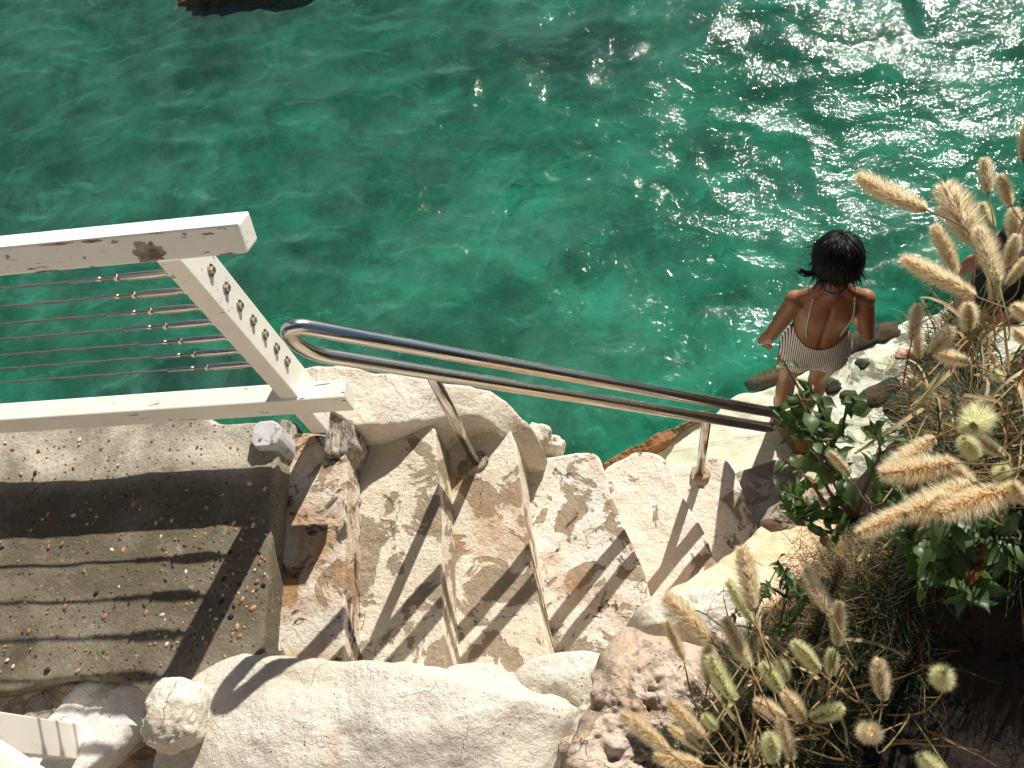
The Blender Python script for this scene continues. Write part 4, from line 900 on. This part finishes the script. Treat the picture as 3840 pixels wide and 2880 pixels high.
# (tip u,v, base u,v, height, kind, width factor)
SP = [(1870, 366, 2001, 454, 3.42, 0, 1), (2011, 494, 2067, 594, 3.35, 0, 1), (1956, 569, 2108, 641, 3.45, 0, 1), (2067, 397, 2111, 532, 3.4, 1, 1.35), (2125, 344, 2134, 418, 3.35, 0, 1.2), (2154, 380, 2183, 446, 3.4, 0, 1.2),
 (2133, 435, 2142, 492, 3.3, 2, 1.3), (2183, 452, 2189, 520, 3.3, 0, 1.2), (2133, 488, 2156, 610, 3.42, 1, 1.15), (2185, 508, 2172, 579, 3.4, 0, 1.1), (2202, 556, 2174, 617, 3.4, 1, 1.2), (2206, 265, 2209, 345, 3.45, 1, 1.1),
 (2146, 590, 2146, 650, 3.3, 2, 1.2), (2180, 668, 2250, 700, 3.5, 0, 1.2), (2192, 705, 2235, 745, 3.45, 0, 1.2), (1976, 660, 1970, 735, 3.3, 0, 1.25), (2038, 700, 2012, 765, 3.4, 0, 1.4), (2075, 660, 2092, 716, 3.45, 1, 1.45),
 (2036, 762, 2092, 782, 3.3, 1, 1.2), (1992, 712, 1984, 775, 3.2, 0, 1.2), (2095, 900, 2150, 872, 3.45, 2, 1.6), (1915, 1003, 2018, 946, 3.4, 0, 1), (1925, 1016, 2062, 1000, 3.5, 0, 1), (1955, 1086, 2094, 1046, 3.5, 0, 1),
 (2060, 1130, 2200, 1056, 3.5, 0, 1.05), (1866, 1140, 1975, 1094, 3.4, 0, .9), (1790, 984, 1834, 1023, 3.2, 0, 1.1), (2066, 952, 2108, 988, 3.45, 2, 1.5), (2118, 930, 2165, 984, 3.4, 1, 1.3), (2150, 1000, 2170, 1050, 3.1, 2, 1.6),
 (2138, 800, 2162, 822, 3.1, 2, 1.4), (2062, 990, 2100, 1042, 3.48, 0, 1.3), (2200, 1035, 2225, 1090, 3.5, 0, 1.2),
 (1587, 1190, 1627, 1320, 3.3, 0, .9), (1568, 1256, 1627, 1345, 3.2, 2, .8), (1748, 1228, 1798, 1332, 3.2, 0, .85), (1824, 1304, 1808, 1396, 3.15, 1, 1), (1434, 1300, 1541, 1390, 3.25, 0, .85), (1441, 1338, 1477, 1424, 3.2, 0, .8),
 (1568, 1343, 1622, 1444, 3.25, 1, .95), (1538, 1385, 1530, 1478, 3.2, 1, .95), (1548, 1415, 1584, 1514, 3.3, 2, 1.1), (1704, 1398, 1770, 1450, 3.1, 2, 1.15), (1649, 1445, 1688, 1494, 3.2, 2, 1.5), (1684, 1502, 1738, 1558, 3.25, 0, 1.25),
 (1632, 1532, 1696, 1552, 3.2, 1, 1.15), (1692, 1560, 1712, 1644, 3.25, 0, 1.1), (1648, 1588, 1670, 1646, 3.3, 2, 1.45), (1808, 1512, 1752, 1554, 3.25, 2, 1.3), (1914, 1428, 1907, 1514, 3.1, 1, 1.15), (2040, 1464, 2034, 1500, 3.2, 2, 1.65),
 (1868, 1570, 1863, 1598, 3.1, 0, 1.9), (1992, 1620, 2034, 1668, 3.2, 2, 1.3), (1444, 1506, 1522, 1592, 3.3, 0, .95), (1520, 1538, 1548, 1575, 3.2, 2, 1.3), (1338, 1556, 1448, 1626, 3.35, 0, .8), (1444, 1578, 1512, 1618, 3.25, 0, .8), (1418, 1650, 1518, 1654, 3.3, 0, .9),
 (1672, 1425, 1700, 1470, 3.0, 2, 1.3), (1800, 1400, 1795, 1460, 2.9, 2, 1.2)]
roots = [((2090, 760), 2.75, 'foxtail grass tuft with golden seed heads leaning out over the sea', 'a'), ((2180, 850), 2.8, 'tall foxtail grass tuft crowding the upper right edge beside the sea', 'b'), ((2020, 900), 2.5, 'foxtail grass tuft with bent straw stems above the bare foot', 'c'),
         ((2190, 1010), 2.8, 'foxtail grass tuft with long drooping heads halfway down the right edge', 'd'), ((2050, 1120), 2.6, 'foxtail grass tuft whose heads hang left over the leafy shrub', 'e'),
         ((1650, 1420), 2.35, 'foxtail grass tuft on the bank behind the pink rock, green and tan heads', 'f'), ((1820, 1450), 2.4, 'foxtail grass tuft with two upright heads before the dark hollow', 'g'), ((1640, 1610), 2.4, 'foxtail grass tuft at the bottom edge with pale heads over the pink rock', 'h'),
         ((1960, 1560), 2.4, 'sparse foxtail grass tuft with single fuzzy heads on the brown earth', 'i')]
def grow(name, label, root, z): 
    return thing(name, label, 'grass', tuple(U(root[0], root[1], z)), 'foxtail grass tufts on the bank')
TU = [grow('foxtail_grass', r[2], r[0], r[1]) for r in roots]; RP = [np.array(t.location) for t in TU]
STM = [MB() for _ in TU]; rg = random.Random(11)
for i, (tu, tv, bu, bv_, z, kd, wf) in enumerate(SP):
    blob = wf > 1.55
    T_ = U(tu, tv, z+.03); B_ = U(bu, bv_, z)
    if blob:   # heads pointing at the camera
        L = .055; toc = np.array([0, 0, CAMZ])-B_; toc /= np.linalg.norm(toc); B_ = U((tu+bu)/2, (tv+bv_)/2, z); side = (U(tu, tv, z)-B_); T_ = B_+toc*.050+side*.6
    ax_ = T_-B_; L = np.linalg.norm(ax_)
    j = int(np.argmin([np.hypot(bu-r[0][0], bv_-r[0][1]) for r in roots])); par = TU[j]
    cm_, b_ = SM[(kd, i % 2)]
    o = obj('seed_head', cm_, None, par); q_ = Vector(ax_).to_track_quat('Z', 'Y') @ Matrix.Rotation(rg.uniform(0, 6), 3, 'Z').to_quaternion()
    o.rotation_mode = 'QUATERNION'; o.rotation_quaternion = q_; o.location = Vector(B_)-par.location
    wd_ = .085*wf*(1.0 if blob else 1.0)/ .085*.096*1.0 if False else wf*min(L, .088)*1.08
    o.scale = (wd_*rg.uniform(.95, 1.3), wd_*rg.uniform(.95, 1.3), L); obj('bristles', b_, None, o)
    r = RP[j]; a = ax_/L; m1 = B_-a*.08; m2 = r*.75+B_*.25+[0, 0, .05]
    pth = catmull([B_+a*.01, m1, m2, r+[rg.uniform(-.03, .03), rg.uniform(-.03, .03), -.05]], 6)
    sb = MB(); sb.add(*tube([p-r for p in pth], [.0011+.0006*k/len(pth) for k in range(len(pth))], 6)); obj('stem', sb.me('stem'), M_STEM if i % 3 else M_STRAW, par)
def blade(L, w, droop, seed, fold=.25, n=10):
    rg_ = random.Random(seed); V = []; F = []; p = np.zeros(3); a = rg_.uniform(.9, 1.4); yaw = 0; tw = rg_.uniform(-1, 1)
    kink = rg_.choice([None, None, int(n*.6)])
    for k in range(n+1):
        t = k/n; ww = w*(1-t**2.2)*(.6+.4*min(1, t*5)); s = np.array([-math.sin(yaw+tw*t*2), math.cos(yaw+tw*t*2), .3*math.sin(tw*t*4)])
        V += [p-s*ww, p+np.array([0, 0, -fold*ww]), p+s*ww]
        d = np.array([math.cos(a)*math.cos(yaw), math.cos(a)*math.sin(yaw), math.sin(a)]); p = p+d*L/n; a -= droop/n*(1+t); yaw += rg_.uniform(-.12, .12)
        if kink == k: a -= 1.2
    for k in range(n):
        q_ = k*3; F += [(q_, q_+1, q_+4, q_+3), (q_+1, q_+2, q_+5, q_+4)]
    return V, F
BL = []
for k in range(12):
    me = mesh('leaf_blade', *blade([.22, .28, .34, .18][k % 4], [.0035, .0045, .003][k % 3], [1.6, 2.6, 3.4][k % 3], k)); me.materials.append([M_STRAW, M_STRAW2, M_BLADE][(k*7) % 3]); BL.append(me)
for j, t in enumerate(TU):
    nb_ = [18, 22, 18, 20, 16, 18, 8, 20, 5][j]
    for k in range(nb_):
        o = obj('leaf_blade', BL[rg.randrange(12)], None, t); o.location = (rg.uniform(-.07, .07), rg.uniform(-.07, .07), rg.uniform(-.05, .06))
        o.rotation_euler = (rg.uniform(-.3, .3), rg.uniform(-.3, .3), rg.uniform(0, 6.28)); s = rg.uniform(.7, 1.35); o.scale = (s, s, s)

# fine dry undergrowth (nobody could count it)
def stuff_grass(name, pts_fn, n, L, w, mats, seed, lean=1.2):
    rg_ = random.Random(seed); groups = {}
    for k in range(n):
        x, y, z = pts_fn(rg_); m_ = rg_.choice(mats); b = groups.setdefault(m_.name, (MB(), m_))[0]
        ph = rg_.uniform(0, 6.28); a = rg_.uniform(.1, 1.3); l = L*rg_.uniform(.5, 1.3); p = np.array([x, y, z]); V = []; ww = w*rg_.uniform(.6, 1.4)
        s = np.array([-math.sin(ph), math.cos(ph), 0])
        for q_ in range(5):
            t = q_/4; V += [p-s*ww*(1-t*.9), p+s*ww*(1-t*.9)]; p = p+np.array([math.cos(a)*math.cos(ph), math.cos(a)*math.sin(ph), math.sin(a)])*l/4; a -= lean*rg_.uniform(.1, .5); ph += rg_.uniform(-.3, .3)
        b.add(V, [(2*q_, 2*q_+1, 2*q_+3, 2*q_+2) for q_ in range(4)])
    me = None; big = MB(); idx = []; ml = []
    for i_, (nm, (b, m_)) in enumerate(groups.items()):
        idx += [i_]*len(b.F); big.add(b.V, b.F); ml.append(m_)
    me = big.me(name, False)
    for m_ in ml: me.materials.append(m_)
    me.polygons.foreach_set('material_index', idx); return me
def on_bank(poly):
    def f(r):
        while True:
            u, v = r.choice(poly); u += r.gauss(0, 45); v += r.gauss(0, 38); w = U(u, v, 2.1); z_ = bank_z(w[0], w[1])
            w = U(u, v, z_); return w[0], w[1], float(bank_z(w[0], w[1]))-.01
    return f
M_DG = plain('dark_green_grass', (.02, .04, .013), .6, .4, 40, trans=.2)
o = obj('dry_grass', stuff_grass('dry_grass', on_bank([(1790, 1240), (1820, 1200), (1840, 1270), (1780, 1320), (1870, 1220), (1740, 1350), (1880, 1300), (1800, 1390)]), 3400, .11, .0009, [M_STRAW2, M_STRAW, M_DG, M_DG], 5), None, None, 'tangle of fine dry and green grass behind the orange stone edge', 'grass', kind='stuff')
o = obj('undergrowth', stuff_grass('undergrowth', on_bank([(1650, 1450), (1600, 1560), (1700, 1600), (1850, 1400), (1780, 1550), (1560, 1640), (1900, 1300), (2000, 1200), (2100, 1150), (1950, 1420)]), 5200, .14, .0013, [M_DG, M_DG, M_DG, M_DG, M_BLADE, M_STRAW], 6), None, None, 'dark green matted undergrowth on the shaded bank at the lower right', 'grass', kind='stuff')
o = obj('leaf_litter', stuff_grass('leaf_litter', on_bank([(2080, 900), (2120, 800), (2180, 900), (2180, 700), (2100, 1000), (2040, 960), (2120, 700), (2300, 950), (2350, 1100), (2320, 800), (2450, 1000)]), 5200, .17, .0022, [M_STRAW, M_DG, M_DG, M_DG, M_BLADE], 7), None, None, 'brown and green thatch at the foot of the upper right grass tufts', 'grass', kind='stuff')

# leafy shrub
def leaf_mesh(seed, L=1., W_=.36, wavy=.06):
    rg_ = random.Random(seed); V = []; F = []; n = 8; ph = rg_.uniform(0, 6)
    for k in range(n+1):
        t = k/n; w = W_*math.sin(math.pi*t**.8)**1.05*(1+.16*math.sin(11*t+ph)) if 0 < k < n else .01; z = .12*math.sin(t*2.4)-.22*t*t
        e = wavy*math.sin(7*t+ph); V += [(t*L, -w, z+w*.35+e), (t*L, 0, z), (t*L, w, z+w*.35-e)]
    for k in range(n):
        q_ = k*3; F += [(q_, q_+1, q_+4, q_+3), (q_+1, q_+2, q_+5, q_+4)]
    return mesh('leaf', V, F)
def m_leaf(name, a, b_, sp=.5):
    t = NT(name); v = t.pos(1); oi = t.n('ShaderNodeObjectInfo'); n = t.noise(v, 30, 4); c = t.mix(oi.outputs['Random'], a, b_); c = t.mix(t.ramp(n, .4, .7, 0, .5), c, tuple(x*.55 for x in a))
    red = t.ramp(oi.outputs['Random'], .93, .95, 0, .8); c = t.mix(red, c, (.30, .07, .03))
    p = t.princ(c, .42, nrm=t.bump(n, .3, .004), spec=sp); tr = t.n('ShaderNodeBsdfTranslucent'); cc = t.mix(.5, c, (.20, .34, .05)); t.l(cc, tr.inputs[0]); mx = t.n('ShaderNodeMixShader'); mx.inputs[0].default_value = .35
    t.l(p.outputs[0], mx.inputs[1]); t.l(tr.outputs[0], mx.inputs[2]); return t.done(mx)
M_LEAF = m_leaf('shrub_leaf', (.045, .085, .028), (.11, .17, .06), .35); M_TWIG = plain('twig_bark', (.13, .08, .06), .8, .4, 60)
LM = []
for k in range(5):
    me = leaf_mesh(k, W_=[.20, .25, .17, .23, .28][k]); me.materials.append(M_LEAF); LM.append(me)
def shrub(name, label, root, branches, nleaf, size, seed, cat='shrub', group=None):
    rg_ = random.Random(seed); R0 = np.array(root); t = thing(name, label, cat, tuple(root), group); left = nleaf
    for b_ in branches:
        pts = catmull([R0]+[np.array(p) for p in b_], 6); r0 = .0045
        bo = MB(); bo.add(*tube([p-R0 for p in pts], [r0*(1-.75*k/len(pts))+.0006 for k in range(len(pts))], 6)); obj('branch', bo.me('branch'), M_TWIG, t)
        nl = nleaf//len(branches)
        for k in range(nl):
            f = rg_.uniform(.30, 1.0); ii = min(int(f*(len(pts)-1)), len(pts)-2); p = pts[ii]*(1-f*(len(pts)-1)+ii)+pts[ii+1]*(f*(len(pts)-1)-ii) if False else pts[ii]
            p = p+(pts[ii+1]-pts[ii])*rg_.random()
            o = obj('leaf', LM[rg_.randrange(5)], None, t); s = size*rg_.uniform(.55, 1.25)*(1.15-.4*f); o.location = Vector(p-R0)
            o.rotation_euler = (rg_.uniform(-.9, .9), rg_.uniform(-.9, .5), rg_.uniform(0, 6.28)); o.scale = (s, s, s)
    return t
def up(*a): return U(*a)
shrub('leafy_shrub', 'green leafy shrub with twigs hanging over the handrail end', U(1850, 1120, 2.25),
      [[up(1790, 1060, 2.6), up(1770, 960, 2.85), up(1735, 860, 2.95), up(1690, 775, 3.0)], [up(1830, 1040, 2.6), up(1800, 960, 2.8), up(1825, 900, 2.9), up(1850, 850, 2.95)], [up(1790, 1090, 2.5), up(1740, 1030, 2.7), up(1690, 990, 2.8)],
       [up(1780, 1120, 2.5), up(1730, 1080, 2.6), up(1680, 1060, 2.65)], [up(1820, 1040, 2.6), up(1790, 930, 2.85), up(1765, 870, 2.9), up(1750, 835, 2.95)], [up(1870, 1050, 2.6), up(1900, 980, 2.8), up(1890, 930, 2.9)], [up(1840, 1060, 2.6), up(1800, 1020, 2.75), up(1760, 980, 2.85), up(1740, 930, 2.9)],
       [up(1800, 1150, 2.5), up(1750, 1130, 2.6), up(1700, 1100, 2.6)], [up(1900, 1090, 2.6), up(1950, 1010, 2.8), up(1960, 950, 2.85)], [up(1800, 1040, 2.6), up(1770, 940, 2.85), up(1740, 890, 2.95), up(1720, 850, 3.0)], [up(1810, 1040, 2.6), up(1775, 980, 2.8), up(1725, 940, 2.9), up(1700, 905, 2.95)]], 200, .055, 21)
shrub('creeping_plant', 'low green creeping plant among dry grass behind the orange stone edge', U(1700, 1290, 2.1),
      [[up(1660, 1270, 2.3), up(1620, 1300, 2.4), up(1580, 1330, 2.45)], [up(1700, 1250, 2.3), up(1680, 1210, 2.4)], [up(1740, 1280, 2.3), up(1790, 1260, 2.4)], [up(1720, 1330, 2.3), up(1680, 1370, 2.4)]], 90, .034, 22, 'plant')
shrub('broadleaf_plant', 'dark broad-leaved plant in deep shade at the right edge', U(2060, 1180, 2.45),
      [[up(2000, 1160, 2.7), up(1950, 1180, 2.75)], [up(2060, 1140, 2.75), up(2040, 1100, 2.9)], [up(2100, 1200, 2.65), up(2090, 1290, 2.7)], [up(2120, 1150, 2.7), up(2180, 1170, 2.75)], [up(2020, 1210, 2.6), up(1960, 1240, 2.7)], [up(2080, 1220, 2.6), up(2060, 1260, 2.65)]], 90, .085, 23, 'plant')
